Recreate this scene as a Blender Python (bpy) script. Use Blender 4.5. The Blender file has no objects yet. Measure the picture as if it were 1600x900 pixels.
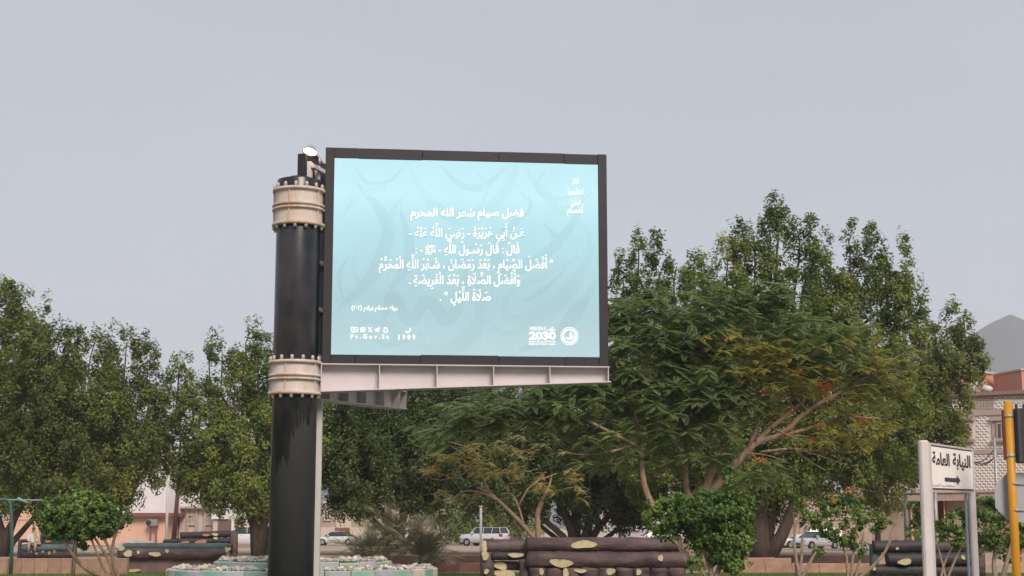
import bpy, bmesh, math, random, unicodedata
import numpy as np
from mathutils import Vector, Matrix

# ------------------------------------------------------------------ camera
S = bpy.context.scene
C = S.collection
F = 2400.0
PITCH = math.atan(380.0 / F)
CAM_H = 1.5
cd = bpy.data.cameras.new('camera'); cam = bpy.data.objects.new('camera', cd); C.objects.link(cam)
cd.sensor_width = 36.0; cd.lens = 36.0 * F / 1600.0
cd.clip_start = 0.1; cd.clip_end = 12000
cam.location = (0, 0, CAM_H); cam.rotation_euler = (math.pi / 2 + PITCH, 0, 0)
S.camera = cam

# ------------------------------------------------------------------ world: overcast evening sky
SUN_EL, SUN_AZ = math.radians(38), math.radians(160)      # azimuth clockwise from +Y: behind the viewer, slightly right
w = bpy.data.worlds.new('World'); S.world = w; w.use_nodes = True
nt = w.node_tree; nt.nodes.clear()
def wn(t, **k):
    n = nt.nodes.new(t)
    for a, b in k.items(): setattr(n, a, b)
    return n
sky = wn('ShaderNodeTexSky'); sky.sky_type = 'NISHITA'; sky.sun_disc = False
sky.sun_elevation = SUN_EL; sky.sun_rotation = SUN_AZ
bg1 = wn('ShaderNodeBackground'); bg1.inputs[1].default_value = 0.10
nt.links.new(sky.outputs[0], bg1.inputs[0])
tc = wn('ShaderNodeTexCoord'); sp = wn('ShaderNodeSeparateXYZ'); nt.links.new(tc.outputs['Generated'], sp.inputs[0])
ramp = wn('ShaderNodeValToRGB')                       # cloud deck: a little paler up high than at the horizon
ramp.color_ramp.elements[0].position = 0.0; ramp.color_ramp.elements[0].color = (0.33, 0.338, 0.382, 1)
ramp.color_ramp.elements[1].position = 0.6; ramp.color_ramp.elements[1].color = (0.325, 0.382, 0.422, 1)
nt.links.new(sp.outputs['Z'], ramp.inputs[0])
mp = wn('ShaderNodeMapping'); mp.inputs['Scale'].default_value = (1, 1, 3.5); nt.links.new(tc.outputs['Generated'], mp.inputs[0])
nz = wn('ShaderNodeTexNoise'); nz.inputs['Scale'].default_value = 1.6; nz.inputs['Detail'].default_value = 5; nz.inputs['Roughness'].default_value = 0.45
nt.links.new(mp.outputs[0], nz.inputs[0])
r2 = wn('ShaderNodeMapRange'); r2.inputs[1].default_value = 0.3; r2.inputs[2].default_value = 0.7
r2.inputs[3].default_value = 0.92; r2.inputs[4].default_value = 1.06; nt.links.new(nz.outputs[0], r2.inputs[0])
bg2 = wn('ShaderNodeBackground'); nt.links.new(ramp.outputs[0], bg2.inputs[0]); nt.links.new(r2.outputs[0], bg2.inputs[1])
mx = wn('ShaderNodeMixShader'); mx.inputs[0].default_value = 0.93
nt.links.new(bg1.outputs[0], mx.inputs[1]); nt.links.new(bg2.outputs[0], mx.inputs[2])
wo = wn('ShaderNodeOutputWorld'); nt.links.new(mx.outputs[0], wo.inputs[0])

sd = bpy.data.lights.new('sun', 'SUN'); sd.energy = 2.4; sd.angle = math.radians(24); sd.color = (1.0, 0.87, 0.76)
sun = bpy.data.objects.new('sun', sd); C.objects.link(sun)
sv = Vector((math.sin(SUN_AZ) * math.cos(SUN_EL), math.cos(SUN_AZ) * math.cos(SUN_EL), math.sin(SUN_EL)))
sun.rotation_euler = sv.to_track_quat('Z', 'Y').to_euler(); sun.location = (0, -20, 60)

S.view_settings.view_transform = 'Standard'; S.view_settings.look = 'None'
S.view_settings.exposure = 0.62; S.view_settings.gamma = 1.0
S.render.engine = 'CYCLES'
S.cycles.max_bounces = 6; S.cycles.diffuse_bounces = 3; S.cycles.glossy_bounces = 2
S.cycles.transmission_bounces = 3; S.cycles.volume_bounces = 3; S.cycles.transparent_max_bounces = 8

# ------------------------------------------------------------------ helpers
R = random.Random(7)
CP, SP_ = math.cos(PITCH), math.sin(PITCH)
def ray(px, py):
    a, b = (px - 800) / F, (450 - py) / F
    return Vector((a, CP - b * SP_, SP_ + b * CP))
def at(px, py, Y):
    d = ray(px, py); t = Y / d.y
    return Vector((d.x * t, Y, CAM_H + d.z * t))
def gx(px, py): return at(px, py, 1).x            # unused shortcut kept small
def ground_y(py):                                    # distance of a ground point seen at row py
    d = ray(800, py); return d.y * (-CAM_H / d.z)
def mpp(Y): return Y / F / CP                        # metres per photo pixel near the horizon

def tag(o, label=None, cat=None, group=None, kind=None):
    if label: o['label'] = label
    if cat: o['category'] = cat
    if group: o['group'] = group
    if kind: o['kind'] = kind
    return o
def empty(name, loc, rz=0.0, label=None, cat=None, group=None):
    o = bpy.data.objects.new(name, None); C.objects.link(o); o.location = loc; o.rotation_euler = (0, 0, rz)
    o.empty_display_size = 0.3
    return tag(o, label, cat, group)
def link(name, me, parent=None, loc=None, rot=None, scale=None):
    o = bpy.data.objects.new(name, me); C.objects.link(o)
    if parent: o.parent = parent
    if loc is not None: o.location = loc
    if rot is not None: o.rotation_euler = rot
    if scale is not None: o.scale = scale
    return o

class MB:
    """collects simple solids into one mesh"""
    def __init__(s): s.v = []; s.f = []; s.m = []; s.sm = []
    def add(s, vs, fs, mi=0, smooth=False):
        b = len(s.v); s.v += [tuple(v) for v in vs]
        for f in fs: s.f.append(tuple(i + b for i in f)); s.m.append(mi); s.sm.append(smooth)
    def box(s, x0, x1, y0, y1, z0, z1, mi=0, M=None, c=0.0):
        if c > 0:                                    # chamfered along all edges: 24 verts
            vs = []; 
            bm = bmesh.new(); bmesh.ops.create_cube(bm, size=1)
            for v in bm.verts:
                v.co = Vector((x0 if v.co.x < 0 else x1, y0 if v.co.y < 0 else y1, z0 if v.co.z < 0 else z1))
            bmesh.ops.bevel(bm, geom=list(bm.edges), offset=c, segments=1, affect='EDGES', profile=0.5)
            bm.verts.index_update()
            vs = [v.co.copy() for v in bm.verts]; fs = [[v.index for v in f.verts] for f in bm.faces]; bm.free()
        else:
            vs = [Vector(p) for p in ((x0,y0,z0),(x1,y0,z0),(x1,y1,z0),(x0,y1,z0),(x0,y0,z1),(x1,y0,z1),(x1,y1,z1),(x0,y1,z1))]
            fs = [(0,3,2,1),(4,5,6,7),(0,1,5,4),(1,2,6,5),(2,3,7,6),(3,0,4,7)]
        if M: vs = [M @ v for v in vs]
        s.add(vs, fs, mi); return s
    def bar(s, a, b, wx, wz, mi=0, c=0.0, up=Vector((0, 0, 1))):
        a, b = Vector(a), Vector(b); d = b - a; L = d.length; d.normalize()
        side = d.cross(up)
        if side.length < 1e-4: side = d.cross(Vector((0, 1, 0)))
        side.normalize(); u = side.cross(d)
        M = Matrix((( d.x, side.x, u.x, a.x), (d.y, side.y, u.y, a.y), (d.z, side.z, u.z, a.z), (0, 0, 0, 1)))
        return s.box(0, L, -wx / 2, wx / 2, -wz / 2, wz / 2, mi, M, c)
    def tube(s, pts, rad, n=8, mi=0, caps=True, jit=0.0, seed=0, smooth=True):
        pts = [Vector(p) for p in pts]
        if not hasattr(rad, '__len__'): rad = [rad] * len(pts)
        rr = random.Random(seed); vs = []; prev = None
        for i, p in enumerate(pts):
            d = (pts[min(i + 1, len(pts) - 1)] - pts[max(i - 1, 0)]).normalized()
            if prev is None:
                sx = d.cross(Vector((0, 0, 1)))
                if sx.length < 0.1: sx = d.cross(Vector((0, 1, 0)))
            else: sx = prev - d * prev.dot(d)
            sx.normalize(); prev = sx; sy = d.cross(sx)
            for k in range(n):
                a = 2 * math.pi * k / n; r = rad[i] * (1 + jit * (rr.random() - 0.5))
                vs.append(p + sx * math.cos(a) * r + sy * math.sin(a) * r)
        fs = [(i * n + k, i * n + (k + 1) % n, (i + 1) * n + (k + 1) % n, (i + 1) * n + k) for i in range(len(pts) - 1) for k in range(n)]
        s.add(vs, fs, mi, smooth)
        if caps:
            b = len(s.v) - len(vs)
            s.f.append(tuple(b + k for k in range(n))[::-1]); s.m.append(mi); s.sm.append(False)
            e = b + (len(pts) - 1) * n
            s.f.append(tuple(e + k for k in range(n))); s.m.append(mi); s.sm.append(False)
        return s
    def lathe(s, prof, n=32, mi=0, o=(0, 0, 0), smooth=True, close=True):
        vs = [(o[0] + r * math.cos(2*math.pi*k/n), o[1] + r * math.sin(2*math.pi*k/n), o[2] + z) for r, z in prof for k in range(n)]
        fs = [(i*n+k, i*n+(k+1)%n, (i+1)*n+(k+1)%n, (i+1)*n+k) for i in range(len(prof)-1) for k in range(n)]
        s.add(vs, fs, mi, smooth)
        if close:
            b = len(s.v) - len(vs)
            s.f.append(tuple(b + k for k in range(n))[::-1]); s.m.append(mi); s.sm.append(False)
            e = b + (len(prof)-1)*n
            s.f.append(tuple(e + k for k in range(n))); s.m.append(mi); s.sm.append(False)
        return s
    def prism(s, poly, d0, d1, M=None, mi=0):
        """2-D polygon (x, z) extruded along y from d0 to d1"""
        n = len(poly)
        vs = [Vector((x, d0, z)) for x, z in poly] + [Vector((x, d1, z)) for x, z in poly]
        if M: vs = [M @ v for v in vs]
        fs = [tuple(range(n)), tuple(range(2*n-1, n-1, -1))] + [(i, i + n, (i+1) % n + n, (i+1) % n) for i in range(n)]
        s.add(vs, fs, mi); return s
    def mesh(s, name, mats):
        me = bpy.data.meshes.new(name); me.from_pydata(s.v, [], s.f)
        for m in (mats if isinstance(mats, (list, tuple)) else [mats]): me.materials.append(m)
        me.polygons.foreach_set('material_index', s.m); me.polygons.foreach_set('use_smooth', s.sm)
        bm = bmesh.new(); bm.from_mesh(me); bmesh.ops.recalc_face_normals(bm, faces=bm.faces); bm.to_mesh(me); bm.free()
        me.update(); return me
    def build(s, name, mats, parent=None, **k): return link(name, s.mesh(name, mats), parent, **k)

# ------------------------------------------------------------------ materials
def hexc(r, g, b):                                   # sRGB 0-255 to linear
    f = lambda c: (c/255/12.92) if c/255 <= 0.04045 else ((c/255 + 0.055)/1.055) ** 2.4
    return (f(r), f(g), f(b), 1)
def mat(name, col, rough=0.7, metal=0.0, col2=None, ns=3.0, amt=0.5, bump=0.0, bs=None, rnd=0.0, spec=0.4, detail=5, stretch=None):
    m = bpy.data.materials.new(name); m.use_nodes = True; t = m.node_tree; b = t.nodes['Principled BSDF']
    b.inputs['Roughness'].default_value = rough; b.inputs['Metallic'].default_value = metal
    b.inputs['Specular IOR Level'].default_value = spec
    col = tuple(col[:3]) + (1,); col2 = tuple(col2[:3]) + (1,) if col2 else tuple(c * 0.72 for c in col[:3]) + (1,)
    tcn = t.nodes.new('ShaderNodeTexCoord'); src = tcn.outputs['Object']
    if stretch:
        mpn = t.nodes.new('ShaderNodeMapping'); mpn.inputs['Scale'].default_value = stretch; t.links.new(src, mpn.inputs[0]); src = mpn.outputs[0]
    n = t.nodes.new('ShaderNodeTexNoise'); n.inputs['Scale'].default_value = ns; n.inputs['Detail'].default_value = detail; n.inputs['Roughness'].default_value = 0.6
    t.links.new(src, n.inputs[0])
    mr = t.nodes.new('ShaderNodeMapRange'); mr.inputs[1].default_value = 0.35; mr.inputs[2].default_value = 0.65
    mr.inputs[3].default_value = 0.5 - amt/2; mr.inputs[4].default_value = 0.5 + amt/2; t.links.new(n.outputs[0], mr.inputs[0])
    mixn = t.nodes.new('ShaderNodeMix'); mixn.data_type = 'RGBA'; mixn.inputs[6].default_value = col; mixn.inputs[7].default_value = col2
    t.links.new(mr.outputs[0], mixn.inputs[0]); out = mixn.outputs[2]
    if rnd > 0:
        oi = t.nodes.new('ShaderNodeObjectInfo'); rr = t.nodes.new('ShaderNodeMapRange'); rr.inputs[3].default_value = 1 - rnd; rr.inputs[4].default_value = 1 + rnd
        t.links.new(oi.outputs['Random'], rr.inputs[0]); vm = t.nodes.new('ShaderNodeVectorMath'); vm.operation = 'SCALE'
        t.links.new(out, vm.inputs[0]); t.links.new(rr.outputs[0], vm.inputs['Scale']); out = vm.outputs[0]
    t.links.new(out, b.inputs['Base Color'])
    if bump > 0:
        n2 = t.nodes.new('ShaderNodeTexNoise'); n2.inputs['Scale'].default_value = bs or ns * 4; n2.inputs['Detail'].default_value = 6
        t.links.new(src, n2.inputs[0]); bp = t.nodes.new('ShaderNodeBump'); bp.inputs['Strength'].default_value = bump; bp.inputs['Distance'].default_value = 0.05
        t.links.new(n2.outputs[0], bp.inputs['Height']); t.links.new(bp.outputs[0], b.inputs['Normal'])
    return m
def emit(name, col, strength, base=None):
    m = bpy.data.materials.new(name); m.use_nodes = True; b = m.node_tree.nodes['Principled BSDF']
    b.inputs['Base Color'].default_value = tuple((base or (0.02, 0.02, 0.02))[:3]) + (1,)
    b.inputs['Emission Color'].default_value = tuple(col[:3]) + (1,); b.inputs['Emission Strength'].default_value = strength
    b.inputs['Roughness'].default_value = 0.8; b.inputs['Specular IOR Level'].default_value = 0.1
    return m
def leafmat(name, dark, mid, tip, rough=0.5, trans=0.38, back=1.15):
    """leaf colour picked per leaf through the stored tint attribute"""
    m = bpy.data.materials.new(name); m.use_nodes = True; t = m.node_tree; b = t.nodes['Principled BSDF']
    at_ = t.nodes.new('ShaderNodeAttribute'); at_.attribute_name = 'tint'
    cr = t.nodes.new('ShaderNodeValToRGB'); e = cr.color_ramp.elements
    e[0].position = 0.0; e[0].color = tuple(dark) + (1,); e[1].position = 1.0; e[1].color = tuple(tip) + (1,)
    k = e.new(0.55); k.color = tuple(mid) + (1,)
    t.links.new(at_.outputs['Fac'], cr.inputs[0]); t.links.new(cr.outputs[0], b.inputs['Base Color'])
    b.inputs['Roughness'].default_value = rough; b.inputs['Specular IOR Level'].default_value = 0.3
    tr = t.nodes.new('ShaderNodeBsdfTranslucent'); vm = t.nodes.new('ShaderNodeVectorMath'); vm.operation = 'MULTIPLY'
    vm.inputs[1].default_value = (back, back * 1.05, back * 0.6); t.links.new(cr.outputs[0], vm.inputs[0]); t.links.new(vm.outputs[0], tr.inputs[0])
    ms = t.nodes.new('ShaderNodeMixShader'); ms.inputs[0].default_value = trans
    t.links.new(b.outputs[0], ms.inputs[1]); t.links.new(tr.outputs[0], ms.inputs[2])
    t.links.new(ms.outputs[0], t.nodes['Material Output'].inputs[0])
    return m
# ------------------------------------------------------------------ setting: ground, mountain, haze
M_sand = mat('sandy_soil', (0.44, 0.32, 0.235), 0.95, col2=(0.31, 0.215, 0.155), ns=0.35, amt=0.9, bump=0.5, bs=6)
M_turf = mat('turf_soil', (0.075, 0.10, 0.03), 0.95, col2=(0.05, 0.075, 0.02), ns=0.8, amt=0.9)
M_asph = mat('asphalt', (0.06, 0.058, 0.055), 0.9, ns=2, bump=0.2)
M_pave = mat('paving', (0.26, 0.21, 0.17), 0.9, ns=1.5)
def sheet(name, x0, x1, y0, y1, z, m, nx=2, ny=2, amp=0.0, seed=1):
    xs = np.linspace(x0, x1, nx); ys = np.linspace(y0, y1, ny); rr = random.Random(seed)
    v = [(x, y, z + (amp * rr.random() if 0 < i < nx-1 and 0 < j < ny-1 else 0)) for j, y in enumerate(ys) for i, x in enumerate(xs)]
    f = [(j*nx+i, j*nx+i+1, (j+1)*nx+i+1, (j+1)*nx+i) for j in range(ny-1) for i in range(nx-1)]
    me = bpy.data.meshes.new(name); me.from_pydata(v, [], f); me.materials.append(m)
    return tag(link(name, me), kind='structure')
sheet('ground', -3500, 3500, -600, 3600, 0.0, M_sand)
sheet('street', -60, 60, -6, 14, 0.004, M_asph)
sheet('lawn', -26, 26, 24, 56.5, 0.008, M_turf)
sheet('dirt_lot', -70, 70, 66, 150, 0.004, M_sand, 90, 60, 0.10)
sheet('far_street', -120, 120, 158, 176, 0.006, M_pave)

# lawn grass
def tri_cloud(name, P, D, wid, m, tint, parent=None):
    """thin blades: base P (N,3), tip offset D (N,3)"""
    n = len(P); side = np.cross(D, np.random.RandomState(3).normal(size=(n, 3))); side /= (np.linalg.norm(side, axis=1)[:, None] + 1e-9)
    V = np.empty((n, 3, 3)); V[:, 0] = P - side * wid; V[:, 1] = P + side * wid; V[:, 2] = P + D
    return npmesh(name, V.reshape(-1, 3), 3, n, m, np.repeat(tint, 3), parent)
def npmesh(name, V, k, n, m, tint, parent=None, smooth=False):
    me = bpy.data.meshes.new(name); me.vertices.add(len(V)); me.vertices.foreach_set('co', V.astype(np.float32).ravel())
    me.loops.add(n * k); me.loops.foreach_set('vertex_index', np.arange(n * k, dtype=np.int32))
    me.polygons.add(n); me.polygons.foreach_set('loop_start', np.arange(0, n * k, k, dtype=np.int32))
    me.polygons.foreach_set('loop_total', np.full(n, k, dtype=np.int32))
    for q in (m if isinstance(m, (list, tuple)) else [m]): me.materials.append(q)
    a = me.attributes.new('tint', 'FLOAT', 'POINT'); a.data.foreach_set('value', np.clip(tint, 0, 1).astype(np.float32))
    me.update(calc_edges=True)
    return link(name, me, parent)
M_grass = leafmat('grass_blade', (0.06, 0.10, 0.015), (0.14, 0.21, 0.035), (0.26, 0.28, 0.07), 0.6)
rs = np.random.RandomState(5)
n = 60000; P = np.stack([rs.uniform(-20, 20, n), rs.uniform(38, 56.4, n), np.full(n, 0.008)], 1)
D = np.stack([rs.normal(0, .02, n), rs.normal(0, .02, n), rs.uniform(.03, .09, n)], 1)
tag(tri_cloud('grass', P, D, 0.008, M_grass, rs.uniform(0, 1, n)), 'short green lawn grass in front of the low block kerb', 'grass', kind='stuff')

# mountain
def mountain():
    M = mat('mountain_rock', (0.070, 0.075, 0.085), 0.95, col2=(0.035, 0.038, 0.045), ns=0.006, amt=1.0, bump=1.0, bs=0.012, stretch=(1, 1, 1))
    Y0 = 2550; nx, ny = 200, 46
    ridge = [(-1500, 740), (0, 725), (260, 690), (300, 690), (700, 700), (1000, 690), (1250, 650), (1400, 600), (1460, 560), (1510, 524), (1545, 500), (1575, 487), (1584, 484), (1592, 489), (1600, 493), (1700, 545), (1800, 600), (2200, 640), (3000, 560)]
    def top(px): return at(800, float(np.interp(px, [q[0] for q in ridge], [q[1] for q in ridge])), Y0).z
    from mathutils import noise
    vs = []
    for j in range(ny):
        v = j / (ny - 1)                            # 0 front foot .. 1 back foot
        prof = 1 - abs(v - 0.5) * 2
        for i in range(nx):
            px = -1400 + 4300 * i / (nx - 1); x = at(px, 600, Y0).x; y = Y0 + (v - 0.5) * 1000
            h = top(px) * (prof ** 0.9)
            q = Vector((x * .004, y * .004, 0)); g = noise.fractal(q, 1.0, 2.0, 6)
            h = h * (1 + 0.22 * g * (1 - prof ** 6)) + noise.fractal(q * 6, 1, 2, 3) * 1.5 * prof
            vs.append((x, y, max(h, 0) - 3 * (1 - min(1, prof * 8))))
    fs = [(j*nx+i, j*nx+i+1, (j+1)*nx+i+1, (j+1)*nx+i) for j in range(ny-1) for i in range(nx-1)]
    me = bpy.data.meshes.new('mountain'); me.from_pydata(vs, [], fs); me.materials.append(M)
    me.polygons.foreach_set('use_smooth', [True]*len(fs))
    tag(link('mountain', me), kind='structure')
mountain()
HAZE = 0.00022
if HAZE:
    hm = bpy.data.materials.new('haze'); hm.use_nodes = True; t = hm.node_tree; t.nodes.clear()
    pv = t.nodes.new('ShaderNodeVolumePrincipled'); pv.inputs['Density'].default_value = HAZE
    pv.inputs['Color'].default_value = (0.86, 0.90, 0.97, 1); pv.inputs['Anisotropy'].default_value = 0.0
    o_ = t.nodes.new('ShaderNodeOutputMaterial'); t.links.new(pv.outputs[0], o_.inputs['Volume'])
    hz = MB().box(-3600, 3600, -700, 3700, -1, 400).build('haze', hm); tag(hz, 'thin pale evening haze in the air over the town', 'haze', kind='stuff')

# ------------------------------------------------------------------ foliage
def leaves(P, N, L, W, rs, droop=0.0):
    """diamond leaves: centres P, facing normals N, half length L, half width W -> (n*4,3)"""
    n = len(P); N = N / (np.linalg.norm(N, axis=1)[:, None] + 1e-9)
    T = rs.normal(size=(n, 3)); T[:, 2] -= droop; T -= N * (T * N).sum(1)[:, None]; T /= (np.linalg.norm(T, axis=1)[:, None] + 1e-9)
    B = np.cross(N, T); L = np.asarray(L).reshape(-1, 1) * rs.uniform(.7, 1.25, (n, 1)); W = np.asarray(W).reshape(-1, 1) * rs.uniform(.75, 1.2, (n, 1))
    V = np.empty((n, 4, 3)); V[:, 0] = P - T * L; V[:, 1] = P + B * W + N * W * .35; V[:, 2] = P + T * L; V[:, 3] = P - B * W + N * W * .35
    return V
def lobe_clumps(c, r, dens, rs, shell=(0.55, 1.02), rough=0.10):
    area = 4 * math.pi * ((r[0]*r[1])**1.6/3 + (r[0]*r[2])**1.6/3 + (r[1]*r[2])**1.6/3) ** (1/1.6)
    k = max(4, int(area * dens)); d = rs.normal(size=(k, 3)); d /= np.linalg.norm(d, axis=1)[:, None]
    q = rs.uniform(0, 1, k) ** 0.45; rad = shell[0] + (shell[1] - shell[0]) * q
    P = np.array(c) + d * np.array(r) * (rad * (1 + rs.normal(0, rough, k)))[:, None]
    return P, d
def crown(name, lobes, m, parent, seed, dens=1.6, per=62, cr=0.48, L=0.108, W=0.058, up=1.5, tintb=0.35, zr=1.35, droop=0.0, gap=0.0):
    """lobes: (centre, radii). Clumps of leaves on each lobe; returns object"""
    rs = np.random.RandomState(seed); Vs = []; Ts = []
    for c, r in lobes:
        cr_ = min(cr, .14 + r[0] * .34) if cr > .3 else cr; dn = dens * (cr / cr_) ** 1.2
        P, d = lobe_clumps(c, r, dn, rs)
        lt = rs.normal(0, .15)
        if cr > .3:
            q = P + np.array([seed, 0, 0]); nz_ = np.sin(q[:, 0]*2.1 + q[:, 2]*1.3) + np.sin(q[:, 2]*1.9 - q[:, 1]*1.7 + 1.1) + np.sin(q[:, 0]*.9 + q[:, 1]*2.3) ; kp = nz_ < 1.35; P = P[kp]; d = d[kp]
        ct = rs.normal(0, .13, len(P)); cs = cr_ * rs.uniform(.55, 1.35, len(P))
        k = rs.poisson(per * .95 * (cr_ / cr) ** 1.5 * rs.uniform(.4, 1.6, len(P)))
        idx = np.repeat(np.arange(len(P)), k); n = len(idx)
        off = rs.normal(0, 1, (n, 3)); off /= np.linalg.norm(off, axis=1)[:, None]; off *= (rs.uniform(0, 1, n) ** .5)[:, None]; off[:, 2] *= zr; off *= cs[idx][:, None]
        Q = P[idx] + off
        N = off / (cs[idx][:, None] + 1e-6) * 0.6 + d[idx] * 0.8 + rs.normal(0, .65, (n, 3)); N[:, 2] += up * 0.5
        Vs.append(leaves(Q, N, L, W, rs, droop))
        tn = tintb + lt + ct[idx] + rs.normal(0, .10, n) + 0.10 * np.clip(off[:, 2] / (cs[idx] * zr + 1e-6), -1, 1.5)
        Ts.append(np.repeat(tn, 4))
    V = np.concatenate(Vs).reshape(-1, 3); T = np.concatenate(Ts)
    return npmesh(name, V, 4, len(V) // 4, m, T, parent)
def limb_pts(a, b, rr, sag=0.0, n=6, wob=0.08):
    a, b = Vector(a), Vector(b); L = (b - a).length; pts = []
    w1 = Vector((rr.gauss(0, 1), rr.gauss(0, 1), rr.gauss(0, .5))) * L * wob
    for i in range(n):
        t = i / (n - 1); p = a.lerp(b, t) + w1 * math.sin(math.pi * t) + Vector((0, 0, 1)) * sag * L * math.sin(math.pi * t)
        p += Vector((rr.gauss(0, 1), rr.gauss(0, 1), 0)) * L * 0.012
        pts.append(p)
    pts[0] = a; return pts
def tree(name, Y, stems, lobes_px, m, bark, label, cat, seed, group=None, back=0.6, depth=0.55, maxlimb=26, **k):
    """stems: list of [(px,py,dY,radius_px)...] ; lobes_px: (px, top, bottom, half width, dY)"""
    rs = np.random.RandomState(seed); rr = random.Random(seed); s = mpp(Y)
    base = at(stems[0][0][0], 850, Y); base.z = 0
    root = empty(name, base, 0, label, cat, group); bx = Vector(base)
    lob = []
    for (px, t, b, hw, dY) in lobes_px:
        c = at(px, (t + b) / 2, Y + dY) - bx; hw = hw * (1.18 if hw < 26 else 1.0); rx = hw * s; rz = (b - t) / 2 * s
        lob.append((tuple(c), (rx, rx * depth * 1.4 + 0.3, rz)))
        if rr.random() < back and hw > 24:
            c2 = Vector(c) + Vector((rr.uniform(-.5, .5) * rx, 2.2 + rx * rr.uniform(.8, 1.5), -rz * rr.uniform(0.02, .2)))
            lob.append((tuple(c2), (rx * .95, rx * depth * 1.4 + .3, rz * .85)))
    tb = MB(); ends = []
    for st in stems:
        pts = [at(p[0], p[1], Y + p[2]) - bx for p in st]; rad = [max(.02, p[3] * s) for p in st]
        if pts[0].z > -.1: pts[0].z = min(pts[0].z, -0.05)
        tb.tube(pts, rad, 9, jit=.18, seed=rr.randint(0, 999)); ends.append((pts[-1], rad[-1]))
    order = list(range(len(lob))); rr.shuffle(order)
    for i in order[:maxlimb]:
        c, r = lob[i]; tip = Vector(c) + Vector((0, 0, r[2] * .55))
        e, er = min(ends, key=lambda q: (q[0] - Vector(c)).length)
        mid = Vector(c) - Vector((0, 0, r[2] * .6))
        p1 = limb_pts(e, mid, rr, 0.05, 5, .05); p2 = limb_pts(mid, tip, rr, 0, 4, .05)
        pp = p1 + p2[1:]; r0 = min(er * .75, .13 * (1 + r[0] * .1)); tb.tube(pp, [r0 * (1 - .8 * q / (len(pp) - 1)) for q in range(len(pp))], 6, jit=.15, seed=i)
    tb.build('trunk', bark, root)
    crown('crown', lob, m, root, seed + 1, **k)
    return root, bx, s

M_barkd = mat('dark_bark', (0.085, 0.06, 0.045), 0.95, col2=(0.045, 0.032, 0.025), ns=5, amt=1, bump=.8, stretch=(1, 1, .25))
M_barkl = mat('tan_bark', (0.27, 0.18, 0.12), 0.9, col2=(0.15, 0.10, 0.07), ns=6, amt=.9, bump=.4, stretch=(1, 1, .3))
M_barkp = mat('pale_bark', (0.36, 0.27, 0.21), 0.9, col2=(0.22, 0.16, 0.12), ns=8, amt=.9, bump=.4)
G1 = leafmat('leaf_olive_green', (0.085, 0.115, 0.028), (0.20, 0.235, 0.06), (0.38, 0.36, 0.11))
G2 = leafmat('leaf_dark_green', (0.045, 0.07, 0.023), (0.105, 0.145, 0.045), (0.23, 0.23, 0.07))
G3 = leafmat('leaf_mid_green', (0.075, 0.115, 0.025), (0.18, 0.235, 0.055), (0.37, 0.34, 0.09))
GF = leafmat('feathery_leaf', (0.080, 0.125, 0.048), (0.18, 0.24, 0.095), (0.34, 0.37, 0.15), .5)
GY = leafmat('yellowing_leaf', (0.17, 0.18, 0.045), (0.34, 0.30, 0.07), (0.56, 0.40, 0.09), .6)
GB = leafmat('bush_leaf', (0.045, 0.095, 0.025), (0.125, 0.21, 0.05), (0.32, 0.38, 0.10), .45)

# far left broad tree
tree('broad_tree', 88,
     [[(4,868,0,9),(8,840,0,7),(20,815,0,5),(40,780,0,4)], [(4,868,0,9),(3,835,0,7),(-6,800,0,5)], [(6,868,0,7),(14,835,0.5,6),(30,790,1,4),(55,750,1,4)], [(2,866,.5,7),(22,845,.5,5),(48,815,.5,4),(80,780,.5,3)]],
     [(8,416,560,20,0),(-12,440,640,30,1),(30,452,600,22,.6),(64,452,560,13,1),(52,478,620,28,0),(90,505,640,22,.5),(120,508,600,18,1.5),(146,498,640,17,0),(168,520,660,22,1),(196,505,640,19,0),(228,520,660,17,.6),
      (244,560,700,16,1),(-10,560,780,60,-1),(50,560,760,50,-1.5),(105,590,770,45,-1),(160,590,780,48,-1),(203,620,766,38,0),(20,650,800,70,0),(90,660,800,60,-2),(150,680,800,60,0),(190,690,785,26,1),(70,700,810,70,2),(234,590,722,18,1.5),(0,600,800,70,4),(110,600,800,70,4)],
     G1, M_barkd, 'broad olive green tree with several upright plumes at the far left edge', 'tree', 11, group='broad-leaved trees behind the billboard', back=.75)
tree('broad_tree', 92,
     [[(402,866,0,10),(398,820,0,8),(385,790,0,6),(360,750,0,5)], [(404,866,0,9),(412,820,0,7),(425,780,0,5),(440,740,0,4)], [(404,866,0,8),(405,800,1,6),(402,740,1,4)], [(412,866,1,8),(424,825,1,6),(450,790,1,5)]],
     [(345,520,640,19,0),(330,528,620,13,1),(280,550,660,17,0),(298,580,700,20,1),(392,490,600,11,0),(378,530,640,18,.5),(408,520,680,22,0),(428,540,700,22,.5),(365,570,700,28,-.5),(320,600,740,34,0),(285,640,760,28,.6),(266,650,730,13,1),(355,640,790,48,-1),(405,640,800,50,-1),(445,620,790,50,1),(330,700,800,46,0),(390,700,815,60,0),(440,720,800,50,2),(300,690,770,24,0),(480,580,760,40,1),(380,600,800,60,4)],
     G3, M_barkd, 'upright green tree with pointed plumes just left of the black pole', 'tree', 23, group='broad-leaved trees behind the billboard', back=.7)
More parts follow.
